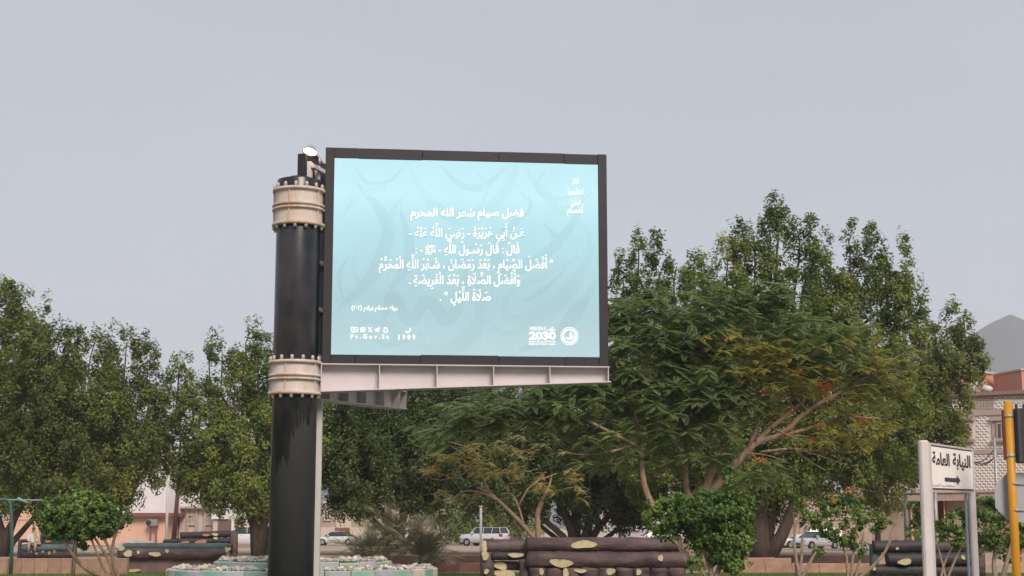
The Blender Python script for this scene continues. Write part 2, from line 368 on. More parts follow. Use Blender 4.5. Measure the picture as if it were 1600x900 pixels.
tree('broad_tree', 95,
     [[(620,866,0,9),(612,825,0,7),(590,790,0,5),(560,760,0,4)], [(622,866,0,8),(628,820,0,6),(640,770,0,5)], [(622,866,0,8),(600,830,1,6),(570,800,1,4)], [(624,866,0,7),(660,810,1,4),(690,780,1,3)]],
     [(530,600,760,40,-1),(590,590,760,50,0),(560,620,790,60,0),(520,650,800,40,1),(650,600,760,50,0),(620,640,800,55,-1),(580,690,810,50,-1),(680,620,790,45,1),(600,600,790,80,4),(700,640,800,40,3),(540,720,808,36,0),(660,700,815,40,0),(560,560,700,60,3),(640,540,700,60,3),(690,565,700,50,1),(735,575,720,50,2),(700,560,740,70,5)],
     G2, M_barkd, 'dense dark tree hanging low behind the pink steel beam and small palms', 'tree', 37, group='broad-leaved trees behind the billboard', back=.6)
tree('broad_tree', 93,
     [[(900,866,0,10),(895,830,0,8),(880,795,0,6),(860,770,0,4)], [(902,866,0,10),(918,830,0,7),(925,790,0,6)], [(902,864,0,8),(880,838,0,5),(850,812,0,4),(828,795,0,3)], [(904,864,0,8),(935,825,0,5),(955,800,0,4)], [(898,864,1,8),(900,820,1,8),(900,770,1,6)], [(905,866,1,6),(950,838,1,3),(985,812,1,3)], [(898,866,1,6),(870,842,1,4),(845,822,1,3)]],
     [(760,600,770,55,1),(820,580,760,60,1),(880,560,760,60,2),(740,650,800,50,0),(800,660,805,55,0),(860,680,812,55,0),(920,680,815,55,-1),(970,690,820,48,0),(1000,700,815,40,1),(940,580,760,60,3),(985,740,830,35,.5),(780,700,810,45,-1),(830,600,800,80,5),(930,600,800,80,5),(1040,640,800,60,3),(715,680,790,40,2)],
     G2, M_barkd, 'dark low-branched tree with many thin stems behind the log bench', 'tree', 41, group='broad-leaved trees behind the billboard', back=.5)
tree('broad_tree', 86,
     [[(1192,876,0,17),(1188,845,0,15),(1185,800,0,14),(1178,755,0,12),(1150,700,0,7)], [(1196,874,0,14),(1222,835,0,9),(1240,790,0,9),(1262,745,0,7),(1300,690,0,6)], [(1192,872,.5,12),(1205,800,1,9),(1215,730,1,8),(1215,600,2,6)], [(1186,872,.5,12),(1150,760,1.5,8),(1080,680,1.5,6)]],
     [(1000,352,480,14,0),(1028,355,490,17,.5),(975,395,560,18,1),(1010,430,600,40,0),(1058,385,520,16,.5),(1090,385,540,20,1),(1155,340,470,14,0),(1140,362,520,24,.5),(1180,345,520,20,1),(1214,298,430,14,0),(1205,330,480,20,.5),(1245,325,450,15,.6),(1268,328,430,14,0),
      (1285,368,520,22,0),(1300,400,560,24,1),(1327,342,470,13,0),(1320,440,600,28,0),(1362,345,480,14,0),(1350,400,560,26,.6),(1392,420,540,18,1),(1412,365,470,12,0),(1385,385,500,24,.6),(1425,415,500,20,0),(1405,440,560,34,0),(1435,470,560,13,1),
      (1110,420,640,45,-1),(1170,420,660,50,-1),(1230,430,680,50,-1),(1060,460,680,50,0),(1290,480,700,50,-1),(1350,500,720,48,-1),(1400,520,740,42,-1),(980,520,720,50,1),(1030,560,760,60,0),(1100,600,780,60,0),(1160,600,790,60,-1),(1230,620,790,60,-1),(1290,640,780,55,0),(1340,660,770,45,0),(1200,660,810,55,1),(1130,680,810,50,1),(1250,680,790,45,1),(1180,480,760,110,5),(1300,500,740,90,5),(1080,520,780,90,5),(1020,620,800,60,3),(1300,700,800,40,2)],
     G3, M_barkd, 'largest spreading tree with a forked trunk and ragged plumes right of the screen', 'tree', 53, group='broad-leaved trees behind the billboard', back=.6, maxlimb=40)
tree('broad_tree', 90,
     [[(1372,862,0,4.5),(1371,800,0,4),(1374,740,0,4)]],
     [(1490,468,570,14,0),(1478,490,600,20,.6),(1508,480,560,12,1),(1455,500,640,24,0),(1525,528,590,13,0),(1510,540,610,22,.5),(1490,560,680,28,0),(1445,560,700,34,-.5),(1505,600,690,14,1),(1478,640,740,28,0),(1425,600,760,38,0),(1390,620,790,38,1),(1440,680,765,34,.6),(1385,700,800,34,0),(1495,690,735,14,0),(1350,700,800,30,1),(1440,560,740,50,4),(1490,700,760,18,1)],
     G1, M_barkd, 'olive tree with a thin straight trunk and tufted crown beside the mountain', 'tree', 67, group='broad-leaved trees behind the billboard', back=.6, maxlimb=14)

# rounded bushy tree behind the car
tree('broad_tree', 178, [[(722,850,0,4),(722,820,0,3)]],
     [(712,780,845,22,0),(735,772,835,24,0),(760,790,835,18,1),(690,790,845,16,1),(798,775,845,26,3),(830,780,840,24,3)], G3, M_barkd,
     'low rounded green tree behind the white parked off-roader', 'tree', 71, group='broad-leaved trees behind the billboard', L=.2, W=.11, cr=.7, tintb=.5, per=30, dens=.8)
# ------------------------------------------------------------------ feathery flame tree in front of the broad trees
def fronds(name, tips, m, parent, seed, nf=9, fl=0.62, pin=10, spread=.85, tintb=.45, pw=.028, pl=.13):
    """umbels of twice-feathered drooping leaves: tips (P, dirn)"""
    rs = np.random.RandomState(seed); Vs = []; Ts = []
    for P0, d0 in tips:
        lt = rs.normal(0, .12); k = max(4, int(nf * rs.uniform(.7, 1.3)))
        for j in range(k):
            a = rs.uniform(0, 2*math.pi); out = np.array([math.cos(a), math.sin(a), 0]) * spread + np.array(d0) * .5
            out[2] += rs.uniform(-.25, .60); out /= np.linalg.norm(out); L = fl * rs.uniform(.7, 1.25)
            t = np.linspace(.14, 1, pin); c = np.array(P0) + out * (L * t)[:, None]; c[:, 2] -= (L * .42) * t**2
            tg = out[None] * np.ones((pin, 1)); tg[:, 2] -= .84 * t; tg /= np.linalg.norm(tg, axis=1)[:, None]
            side = np.cross(tg, [0, 0, 1.0]); side /= np.linalg.norm(side, axis=1)[:, None]
            ln = pl * np.sin(np.pi * (.18 + .72 * t)) * rs.uniform(.85, 1.15)
            for sg in (-1, 1):
                dr = side * sg * .92 + tg * .42; dr[:, 2] -= .28; dr /= np.linalg.norm(dr, axis=1)[:, None]
                wv = tg * pw
                V = np.empty((pin, 4, 3)); V[:, 0] = c - wv * .5; V[:, 1] = c + dr * ln[:, None] * .5 - wv; V[:, 2] = c + dr * ln[:, None]; V[:, 3] = c + dr * ln[:, None] * .5 + wv
                Vs.append(V); Ts.append(np.repeat(tintb + lt + rs.normal(0, .07, pin), 4))
    V = np.concatenate(Vs).reshape(-1, 3); T = np.concatenate(Ts)
    return npmesh(name, V, 4, len(V)//4, m, T, parent)
def flower_cloud(name, pts, col, parent, seed, n=26, sp=.12, sz=.045):
    rs = np.random.RandomState(seed)
    for p in pts:
        P = np.array([list(p)] * n); P = P + rs.normal(0, sp, P.shape)
        V = leaves(P, rs.normal(size=P.shape), sz, sz * .7, rs); npmesh('flower_cluster', V.reshape(-1, 3), 4, n, col, rs.uniform(0, 1, n * 4), parent)
M_flame = leafmat('red_petal', (0.50, 0.06, 0.02), (0.64, 0.12, 0.03), (0.72, 0.24, 0.05), .5)
M_orange = leafmat('orange_petal', (0.55, 0.20, 0.03), (0.68, 0.30, 0.05), (0.70, 0.42, 0.08), .5)

def flame_tree():
    Y = 60; s = mpp(Y); rr = random.Random(5)
    base = at(1092, 885, Y); base.z = 0
    root = empty('flame_tree', base, 0, 'feathery-leaved flame tree with red flowers and bare tan limbs in front of the largest tree', 'tree')
    b = MB()
    def L(pts, r0, r1):
        q = [at(x, y, Y + dy) - base for x, y, dy in pts]
        # smooth with one Chaikin pass
        o = [q[0]]
        for i in range(len(q)-1): o += [q[i].lerp(q[i+1], .25), q[i].lerp(q[i+1], .75)]
        o.append(q[-1]); n = len(o); b.tube(o, [(r0 + (r1-r0) * i/(n-1)) * s for i in range(n)], 9, jit=.10, seed=rr.randint(0, 99)); return o[-1]
    L([(1092,890,0),(1094,860,0),(1098,825,0),(1100,770,0)], 11, 9)
    L([(1098,800,0),(1100,770,0),(1118,722,0),(1132,695,.2),(1136,660,.4),(1150,625,.6),(1175,590,.8)], 8, 2.5)
    L([(1098,810,0),(1106,775,0),(1140,735,-.2),(1166,708,-.4),(1182,690,-.5),(1222,680,-.7),(1262,640,-1),(1320,610,-1.2),(1380,572,-1.4)], 8, 2)
    L([(1170,704,-.4),(1180,675,-.4),(1186,650,-.3),(1190,600,0)], 5, 1.6)
    L([(1180,692,-.5),(1205,668,-.6),(1240,640,-.7),(1290,600,-.8),(1330,575,-1)], 4.5, 1.3)
    L([(1222,681,-.7),(1270,668,-.7),(1320,650,-.9),(1385,655,-1)], 3, .8)
    L([(1190,706,-.5),(1240,700,-.6),(1290,706,-.6),(1350,706,-.8)], 2.2, .7)
    L([(1230,700,-.6),(1270,708,-.8),(1310,722,-.9)], 1.6, .6)
    L([(1262,642,-1),(1250,628,-1),(1280,600,-1),(1310,580,-1)], 2.4, .8)
    L([(1136,665,.4),(1125,630,.4),(1110,600,.5)], 3, 1)
    L([(1132,695,.2),(1160,668,.1),(1190,662,0),(1220,668,0)], 2.2, .8)
    L([(1098,815,0),(1085,790,.3),(1072,765,.4),(1071,735,.5),(1073,705,.6),(1068,670,.7),(1090,640,.8)], 6, 2)
    L([(1071,740,.5),(1062,725,.4),(1050,715,.4)], 2, .8)
    L([(1092,885,0),(1060,840,-.2),(1022,795,-.4),(1008,765,-.5),(1002,730,-.5),(1003,690,-.5),(995,655,-.5),(982,625,-.5),(975,600,-.5),(960,560,-.4)], 6, 2)
    L([(1003,690,-.5),(960,705,-.7),(920,712,-.8),(870,706,-1),(860,712,-1)], 2.2, .7)
    L([(982,630,-.5),(955,622,-.8),(925,632,-1),(905,640,-1)], 3, 1)
    L([(978,612,-.5),(1010,580,-.2),(1050,560,0),(1100,555,0)], 3, 1)
    L([(1000,700,-.5),(940,668,-1),(880,640,-1.5),(800,648,-2),(740,660,-2),(690,680,-2)], 3, .7)
    L([(1190,600,0),(1170,560,0),(1180,500,.5)], 2.5, .8)
    rb_ = random.Random(31)
    for x0, y0, x1, y1 in [(1262,640,1240,610),(1262,640,1300,650),(1290,624,1345,630),(1320,610,1400,600),(1240,640,1225,600),(1290,600,1350,560),(1222,680,1300,690),(1320,650,1360,620),(1240,700,1290,735),(1205,668,1260,690),(1186,650,1215,620),(1136,665,1090,640),(1166,708,1230,722),(1380,572,1425,545),(1355,585,1420,580),(1340,652,1400,690),(1132,695,1170,640),(1150,625,1120,590),(1270,668,1330,690),(1175,590,1230,560)]:
        d0 = rb_.uniform(-1.3, -.6); mx_, my_ = (x0+x1)/2 + rb_.uniform(-8, 8), (y0+y1)/2 + rb_.uniform(-7, 7)
        L([(x0, y0, -.7), (mx_, my_, d0), (x1, y1, d0 - .5)], 1.5, .4)
    b.build('trunk', mat('flame_tree_bark', (0.36, 0.25, 0.18), 0.9, col2=(0.20, 0.13, 0.09), ns=6, amt=1, bump=.6, stretch=(1, 1, .4)), root)
    tips = []
    # foliage layers: (px,py,w,h,count,dY)
    for (px, py, w_, h_, k, dy) in [(690,672,30,14,10,-2),(735,645,45,16,18,-2),(800,640,50,20,22,-2),(790,668,40,14,10,-1.5),(855,615,45,22,22,-1.5),(840,650,50,20,18,-1.2),(910,600,45,24,24,-1),(900,650,45,24,18,-1.3),(955,560,45,40,34,-.5),(1000,520,50,30,32,0),(975,640,50,30,26,-.5),
            (1040,570,60,40,40,0),(1060,500,60,25,30,.5),(1030,640,50,40,34,-.3),(1100,610,60,34,36,-.6),(1110,540,60,40,40,.3),(1140,480,60,24,28,.8),(1160,630,50,20,14,-.4),(1130,600,50,30,24,-.8),(1100,650,50,30,20,-.5),(1060,680,50,26,16,0),(1190,530,60,40,34,.6),(1200,470,50,22,22,1),(1250,520,50,34,28,.8),
            (1185,735,34,14,14,-.9),(1140,715,40,16,8,-.3),(1260,580,60,30,22,-.5),(1320,540,50,30,20,0),(1345,580,46,26,14,-.3),(1385,610,30,26,8,-.2),(1290,540,50,24,18,.5),(960,480,24,16,10,.5),(1020,475,50,18,18,.8),(950,700,60,20,16,-.8),(1030,720,40,16,8,0)]:
        for i in range(k):
            x = rr.gauss(px, w_ * .52); y = rr.gauss(py, h_ * .72); d = dy + rr.gauss(0, .8)
            p = at(x, y, Y + d) - base; tips.append((tuple(p), ((px - 1090) / 500, -.25, .1)))
            if rr.random() < .35: tips.append((tuple(p + Vector((rr.gauss(0, .5), 2.2 + rr.random() * 2, rr.gauss(0, .3)))), (0, .3, .1)))
    fronds('crown', tips, GF, root, 3, nf=10, fl=.72, pin=11, pl=.17, pw=.036)
    yt = []
    for (px, py, w_, h_, k) in [(1180,540,34,24,18),(1215,565,36,26,16),(1290,590,60,22,18),(1330,625,50,26,18),(1370,565,44,28,18),(1235,610,60,24,14),(1300,665,50,16,9),(1375,665,34,28,14),(1200,590,44,22,16),(1330,685,44,12,9),(1280,690,30,10,4),(1170,570,60,24,14),(1400,610,30,30,12),(1330,530,50,20,10),(1260,545,60,20,10)]:
        for i in range(k): yt.append((tuple(at(rr.gauss(px, w_*.5), rr.gauss(py, h_*.5), Y - 1.25 + rr.gauss(0, .6)) - base), (.2, -.3, .1)))
    fronds('yellowing_leaves', yt, GY, root, 9, nf=8, fl=.5, pin=9, tintb=.4)
    fl = [at(x, y, Y - 1.9) - base for x, y in [(1285,598),(1290,604),(1296,606),(1281,607),(1290,612),(1304,596),(1300,609),(1198,610),(1208,650),(1238,641),(1235,660),(1279,668),(1345,660),(1350,658),(1268,688),(1228,680),(1140,527),(1100,527),(1240,578)]]
    flower_cloud('red_flowers', fl[:16], M_flame, root, 2, n=16, sp=.10, sz=.045)
    flower_cloud('orange_flowers', [at(x, y, Y - 1.9) - base for x, y in [(1188,716),(1182,722),(1193,720),(1250,580),(1102,527),(1140,527),(1290,625)]], M_orange, root, 4, n=18, sp=.09, sz=.045)
flame_tree()

def dry_tree():
    Y = 53; s = mpp(Y) * 1.0; rr = random.Random(8); base = at(842, 890, Y); base.z = 0
    root = empty('small_tree', base, 0, 'small thin tree with bare tan branches and yellowish leaves behind the log bench', 'tree')
    b = MB()
    def L(pts, r0, r1):
        q = [at(x, y, Y + dy) - base for x, y, dy in pts]; o = [q[0]]
        for i in range(len(q)-1): o += [q[i].lerp(q[i+1], .25), q[i].lerp(q[i+1], .75)]
        o.append(q[-1]); n = len(o); b.tube(o, [(r0 + (r1-r0)*i/(n-1) + .25) * s for i in range(n)], 7, jit=.1, seed=rr.randint(0, 99))
    L([(843,890,0),(842,850,0),(840,820,0),(840,800,0),(847,784,0)], 5, 3.4)
    L([(846,784,0),(858,760,.3),(862,745,.4)], 2, .8)
    L([(842,860,0),(836,842,0),(815,818,-.1),(785,788,-.2),(765,770,-.2),(745,762,-.2)], 4, 1.8)
    L([(818,820,-.1),(812,795,0),(800,770,.1),(780,772,.1)], 1.8, .8)
    L([(780,784,-.2),(760,772,-.3),(730,765,-.4),(712,775,-.4),(690,790,-.4)], 1.6, .6)
    L([(765,772,-.2),(755,745,-.3),(745,730,-.4),(715,745,-.5),(680,752,-.5),(662,738,-.5)], 1.7, .6)
    L([(745,732,-.4),(750,715,-.4),(735,700,-.5),(700,690,-.5)], 1.4, .5)
    L([(748,722,-.4),(728,712,-.4),(705,722,-.4)], 1.0, .4)
    L([(758,765,-.2),(742,775,0),(725,798,0)], 1.1, .5)
    L([(810,790,0),(830,755,.2),(870,740,.2)], 1.2, .5)
    b.build('trunk', mat('pale_tan_bark', (0.42, 0.28, 0.19), 0.9, col2=(0.28, 0.18, 0.12), ns=6, amt=.9, bump=.4), root)
    tips = []
    for (px, py, w_, h_, k) in [(675,735,22,12,10),(700,715,30,14,12),(690,770,22,10,5),(735,725,30,18,12),(770,735,34,18,14),(755,700,30,14,10),(800,740,30,18,10),(850,760,34,16,14),(895,745,20,14,8),(905,770,14,10,4),(720,780,26,12,5),(820,700,40,18,10)]:
        for i in range(k): tips.append((tuple(at(rr.gauss(px, w_*.5), rr.gauss(py, h_*.5), Y - .3 + rr.gauss(0, .45)) - base), (-.3, -.2, 0)))
    fronds('crown', tips, leafmat('dry_feathery_leaf', (0.24, 0.21, 0.07), (0.50, 0.40, 0.15), (0.70, 0.52, 0.22), .6), root, 6, nf=7, fl=.36, pin=9, pl=.085, pw=.02)
dry_tree()

# ------------------------------------------------------------------ clipped bushes
def bush(name, Y, basepx, stems, lobes, m, bark, label, seed, flowers=None, group=None, L=.05, W=.036, dens=20, per=26, cr=.13, tintb=.45, fm=None, depth=.9, srad=1.0):
    s = mpp(Y); base = at(basepx, 880, Y); base.z = 0
    root = empty(name, base, 0, label, 'bush', group); b = MB(); rr = random.Random(seed)
    for st in stems:
        q = [at(p[0], p[1], Y + (p[3] if len(p) > 3 else 0)) - base for p in st]; o = [q[0]]
        if q[0].z > 0: o = [Vector((q[0].x, q[0].y, -.02))] + o
        for i in range(len(q)-1): o += [q[i].lerp(q[i+1], .3), q[i].lerp(q[i+1], .75)]
        o.append(q[-1]); r0, r1 = st[0][2] * s * srad, st[-1][2] * s * srad; n = len(o)
        b.tube(o, [r0 + (r1-r0)*i/(n-1) for i in range(n)], 7, jit=.15, seed=rr.randint(0, 99))
    b.build('stem', bark, root)
    lob = [(tuple(at(px, py, Y + dy) - base), (rx*s, min(rx, ry*1.5)*s*depth, ry*s)) for px, py, rx, ry, dy in lobes]
    crown('crown', lob, m, root, seed, dens=dens, per=per, cr=cr, L=L, W=W, zr=1.0, tintb=tintb, up=1.2)
    if flowers: flower_cloud('flowers', [at(x, y, Y - .35) - base for x, y in flowers], fm or M_orange, root, seed, n=16, sp=.035, sz=.022)
bush('clipped_bush', 40, 1115,
     [[(1112,905,4),(1108,880,3.5),(1095,850,3),(1075,820,2)],[(1112,905,4),(1110,860,3),(1105,820,2)],[(1118,905,5),(1128,875,4),(1145,850,3),(1160,815,2)],[(1106,905,2),(1080,870,1.8),(1045,838,1.5)],[(1085,900,1.5),(1062,860,1.5),(1050,830,1)]],
     [(1150,882,20,14,0),(1070,800,40,24,0),(1035,808,28,26,.1),(1105,800,46,32,-.2),(1145,800,34,30,0),(1150,835,30,34,.1),(1120,835,34,34,-.1),(1160,815,20,30,.2),(1130,865,26,24,0),(1090,845,20,20,0),(1055,780,22,10,.1),(1100,778,30,10,0),(1140,752,9,18,0),(1136,738,9,7,0),(1085,880,14,12,-.1),(1155,862,14,18,.1),(1040,835,18,12,.1),(1110,820,50,40,.6)],
     GB, M_barkp, 'dense bright green clipped bush overlapping the right end of the log bench', 3)
bush('clipped_bush', 47, 170,
     [[(178,903,4),(140,895,4.5),(115,870,4),(100,845,3),(92,825,2)],[(178,903,3),(172,880,2.5),(155,850,2),(140,830,1.5)],[(182,903,3),(176,870,2.5),(165,845,2),(150,825,1.5)],[(170,903,2.4),(160,885,2),(150,860,1.6),(135,825,1.2)],[(186,905,4),(176,880,3.5),(175,850,2.5),(185,825,1.5)],[(116,873,2.4),(118,845,2),(117,820,1.4)]],
     [(85,825,20,16,0),(165,820,24,18,.1),(130,812,40,30,0),(75,810,22,20,0),(100,800,28,22,-.1),(130,796,34,26,-.2),(160,802,26,26,0),(185,812,18,14,.1),(115,820,36,18,0),(90,830,16,12,0),(150,825,26,14,0),(118,768,8,8,0),(85,790,16,12,.1),(125,778,30,10,0),(155,785,18,10,0),(195,800,8,8,.1),(132,845,14,12,.3),(120,808,44,24,.6)],
     GB, M_barkl, 'rounded green bush on bent stems in front of the low wall at the left', 9, dens=19)
bush('flowering_bush', 43, 1330,
     [[(1250,905,3.4),(1243,870,3),(1240,835,2.4),(1250,800,1.4)],[(1248,905,3),(1254,860,2.6),(1252,840,2),(1268,812,1)],[(1252,905,3.6),(1265,880,2.5),(1275,862,1.6)],[(1330,905,3),(1332,870,2.4),(1340,830,1.8),(1335,800,1)],[(1336,905,3),(1345,870,2.2),(1350,830,1.4)],[(1340,905,3.4),(1370,880,3),(1388,855,2.6),(1395,825,1.8),(1408,800,1)],[(1325,905,2.6),(1322,860,2),(1305,825,1.4)],[(1240,800,1.2),(1252,808,1.2),(1270,810,.8)]],
     [(1285,812,20,16,.1),(1340,855,14,14,.1),(1252,796,11,12,0),(1246,780,8,8,0),(1262,815,16,14,.1),(1298,796,20,16,0),(1302,780,12,10,0),(1325,800,24,20,.1),(1318,835,24,16,0),(1350,810,16,20,.1),(1338,775,12,12,0),(1345,755,8,12,0),(1330,845,18,10,0),(1375,805,9,10,0),(1368,820,14,10,.1),(1275,865,11,9,0),(1290,830,14,12,.2),(1380,815,10,8,.2)],
     GB, M_barkp, 'open bush with pale stems and orange flowers left of the white road sign', 13,
     flowers=[(1335,760),(1340,763),(1330,768),(1325,764),(1345,768),(1300,778),(1304,782),(1296,775),(1252,780),(1258,784),(1350,750),(1320,832),(1338,834),(1325,795),(1312,828),(1303,785),(1337,772),(1322,770),(1347,775)], dens=14, per=24, tintb=.5)
bush('hedge_bush', 37, 1500,
     [[(1470,905,2.5),(1475,880,2),(1490,850,1.2)],[(1478,905,2.5),(1470,870,2),(1462,845,1)],[(1480,905,2.6),(1492,875,2),(1505,850,1)],[(1555,905,5),(1552,875,4),(1560,840,2)],[(1566,905,5),(1575,870,4),(1585,830,2)]],
     [(1470,820,22,22,.2),(1500,810,26,24,0),(1530,800,28,24,0),(1495,840,30,16,0),(1540,825,26,26,-.1),(1570,800,24,22,.2),(1590,830,24,34,.1),(1550,845,22,18,0),(1605,800,26,30,.3),(1520,850,20,14,.2),(1580,860,22,14,.3),(1436,800,14,16,.3),(1430,830,12,16,.3),(1620,840,26,40,.2)],
     GB, M_barkp, 'leafy green hedge bush spreading behind the white sign and yellow post', 19, dens=12)

# ------------------------------------------------------------------ small fan palms
def frond_mesh(L, seed, m, bend=.5, n=16):
    rr = random.Random(seed); b = MB(); pts = []
    for i in range(9):
        t = i / 8; pts.append(Vector((L * t * (1 - .12 * t), 0, L * .75 * t - L * bend * t * t)))
    b.tube(pts, [.014 * (1 - .8*i/8) for i in range(9)], 4, caps=False)
    for i in range(n):
        t = .22 + .78 * i / (n-1); k = min(7, int(t*8)); p = pts[k].lerp(pts[k+1], t*8-k); d = (pts[k+1]-pts[k]).normalized()
        ln = L * .38 * math.sin(math.pi * (.2 + .72 * t)) + .04
        for sg in (-1, 1):
            q = p + (d * .75 + Vector((0, sg * .75, .12 + rr.uniform(-.15, .15)))).normalized() * ln
            wv = d * .012; b.add([p - wv, (p+q)/2 - wv + Vector((0, 0, .012)), q, (p+q)/2 + wv], [(0, 1, 2, 3)])
    return b.mesh('palm_frond', m)
M_palm = mat('palm_leaf', (0.11, 0.16, 0.06), 0.6, col2=(0.22, 0.21, 0.11), ns=1.5, amt=1, rnd=.3)
M_palmd = mat('dry_palm_leaf', (0.30, 0.25, 0.17), 0.8, col2=(0.14, 0.14, 0.075), ns=2, amt=1, rnd=.25)
M_palmg = mat('grey_palm_leaf', (0.12, 0.15, 0.08), 0.7, col2=(0.27, 0.24, 0.17), ns=1.2, amt=1, rnd=.3)
def palm(px, Y, Lf, nf, m, m2, trunk, label, seed, tilt=(.1, 1.3), zoff=0.0):
    rr = random.Random(seed); base = at(px, 880, Y); base.z = zoff
    root = empty('small_palm', base, 0, label, 'palm', 'small palms behind the low kerb wall')
    hb = trunk
    if trunk:
        t = MB(); t.tube([(0, 0, 0), (.02, 0, hb * .5), (0, 0, hb)], [.40, .34, .30], 12, jit=.15, seed=seed)
        for i in range(60):
            a = i * 2.4; z = hb * (i / 60); r = .37 - .07 * z / hb
            t.bar((r*.8*math.cos(a), r*.8*math.sin(a), z), (r*1.25*math.cos(a), r*1.25*math.sin(a), z + .13), .09, .03)
        t.build('trunk', M_barkd, root)
    fm = [frond_mesh(Lf * q, seed + i, mm, bend=bb) for i, (q, mm, bb) in enumerate([(1, m, .45), (.85, m, .75), (.95, m2, 1.0), (.7, m, .3)])]
    for i in range(nf):
        el = rr.uniform(*tilt)
        link('frond', rr.choice(fm), root, loc=(rr.gauss(0, .08), rr.gauss(0, .08), hb + rr.uniform(-.05, .05)), rot=(0, -el + .64, rr.uniform(0, 2*math.pi)), scale=[rr.uniform(.8, 1.15)] * 3)
palm(578, 64, 1.95, 60, M_palm, M_palmd, 0, 'small clumping palm with dry tips behind the white hatchback side of the pole', 4, (.75, 1.75))
palm(614, 66, 1.6, 44, M_palmd, M_palm, 1.15, 'short thick-trunked palm with brownish drooping fronds between two clumping palms', 5, (.5, 1.8))
palm(664, 58, 2.0, 70, M_palmg, M_palmd, 0, 'grey-green clumping palm in front of the dark kerb, rightmost of the small palms', 6, (.85, 1.8))
palm(520, 60, .6, 16, M_palm, M_palmd, 0, 'lowest palm seedling beside the stones at the black pole', 7, (.2, 1.2), .0)
# ------------------------------------------------------------------ frames of reference on vertical planes
class Plane:
    """vertical plane through two ground-plan points; local x along it, y away from the viewer, z up (world height)"""
    def __init__(s, a, b):
        s.o = Vector((a[0], a[1], 0)); d = Vector((b[0] - a[0], b[1] - a[1], 0)); s.w = d.length; s.u = d.normalized()
        s.phi = math.atan2(s.u.y, s.u.x); s.n = Vector((-s.u.y, s.u.x, 0))
    def loc(s, px, py, depth=0.0):
        d = ray(px, py); o = s.o + s.n * depth - Vector((0, 0, CAM_H)); t = o.dot(s.n) / d.dot(s.n)
        p = d * t + Vector((0, 0, CAM_H)); q = p - s.o
        return q.dot(s.u), p.z
    def kw(s, root=None):
        l = s.o.copy()
        if root: l = s.o - root
        return dict(loc=l, rot=(0, 0, s.phi))

# ------------------------------------------------------------------ lettering (flat glyph meshes from the built-in fonts)
_gc = {}
def glyph(ch, off):
    k = (ch, off)
    if k in _gc: return _gc[k]
    def ev(body, o_):
        c = bpy.data.curves.new('g', 'FONT'); c.body = body; c.offset = o_; c.resolution_u = 2
        o = bpy.data.objects.new('g', c); C.objects.link(o); dg = bpy.context.evaluated_depsgraph_get(); me = o.evaluated_get(dg).to_mesh()
        v = [(q.co.x, q.co.y) for q in me.vertices]; f = [tuple(p.vertices) for p in me.polygons]
        bpy.data.objects.remove(o); bpy.data.curves.remove(c); return v, f
    v, f = ev(ch, off)
    if 'I' not in _gc: _gc['I'] = max(x for x, y in ev('I', 0)[0])
    adv = max(x for x, y in ev(ch + 'I', 0)[0]) - _gc['I']      # where a following capital I starts
    _gc[k] = (v, f, adv); return _gc[k]
DUAL = set('بتثجحخسشصضطظعغفقكلمنهيئ'); RIGHT = set('اأإآدذرزوؤةى'); MARK = set('\u064e\u064f\u0650\u0651\u0652\u064b\u064c\u064d')
def shape(text):
    """-> list of (glyph, marks, joins_right) in logical order"""
    cl = []
    for ch in text:
        if ch in MARK and cl: cl[-1][1].append(ch)
        else: cl.append([ch, []])
    i = 0; out = []
    while i < len(cl):                               # lam + alef ligatures
        if cl[i][0] == 'ل' and i + 1 < len(cl) and cl[i+1][0] in 'اأإ':
            out.append(['ل' + cl[i+1][0], cl[i][1] + cl[i+1][1]]); i += 2
        else: out.append(cl[i]); i += 1
    cl = out; res = []
    def jl(c): return c[0][0] in DUAL and len(c[0]) == 1 or c[0] == 'ـ'         # joins to the next
    def jr(c): return c[0][0] in DUAL or c[0][0] in RIGHT or c[0] == 'ـ'       # accepts join from the previous
    for i, c in enumerate(cl):
        p = i > 0 and jl(cl[i-1]) and jr(c); n = i + 1 < len(cl) and jl(c) and jr(cl[i+1]); ch = c[0]
        if len(ch) == 2:
            g = unicodedata.lookup({'ا': 'ARABIC LIGATURE LAM WITH ALEF', 'أ': 'ARABIC LIGATURE LAM WITH ALEF WITH HAMZA ABOVE', 'إ': 'ARABIC LIGATURE LAM WITH ALEF WITH HAMZA BELOW'}[ch[1]] + (' FINAL FORM' if p else ' ISOLATED FORM'))
        elif ch in DUAL or ch in RIGHT:
            g = unicodedata.lookup(unicodedata.name(ch) + (' MEDIAL FORM' if p and n else ' FINAL FORM' if p else ' INITIAL FORM' if n else ' ISOLATED FORM'))
        else: g = ch
        res.append((g, c[1]))
    return res
def rtl(text, off):
    """-> vertices, faces with x running left of 0"""
    V = []; Fc = []; x = 0.0
    for g, marks in shape(text):
        if g == ' ': x -= .26; continue
        v, f, adv = glyph(g, off); x -= adv; b = len(V); V += [(px + x, py) for px, py in v]; Fc += [tuple(i + b for i in q) for q in f]
        if not v: continue
        xs = [q[0] for q in v]; ys = [q[1] for q in v]; cx = x + (min(xs) + max(xs)) / 2; top = max(ys); bot = min(ys); up = max(0, top - .54)
        for m in marks:
            mv, mf, _ = glyph(m, off * .8); mc = (min(q[0] for q in mv) + max(q[0] for q in mv)) / 2; b = len(V)
            if m == '\u0650': dy = min(0, bot + .02) - .02
            else: dy = up + .02; up += .20
            V += [(q[0] - mc + cx, q[1] + dy) for q in mv]; Fc += [tuple(i + b for i in q) for q in mf]
    return V, Fc
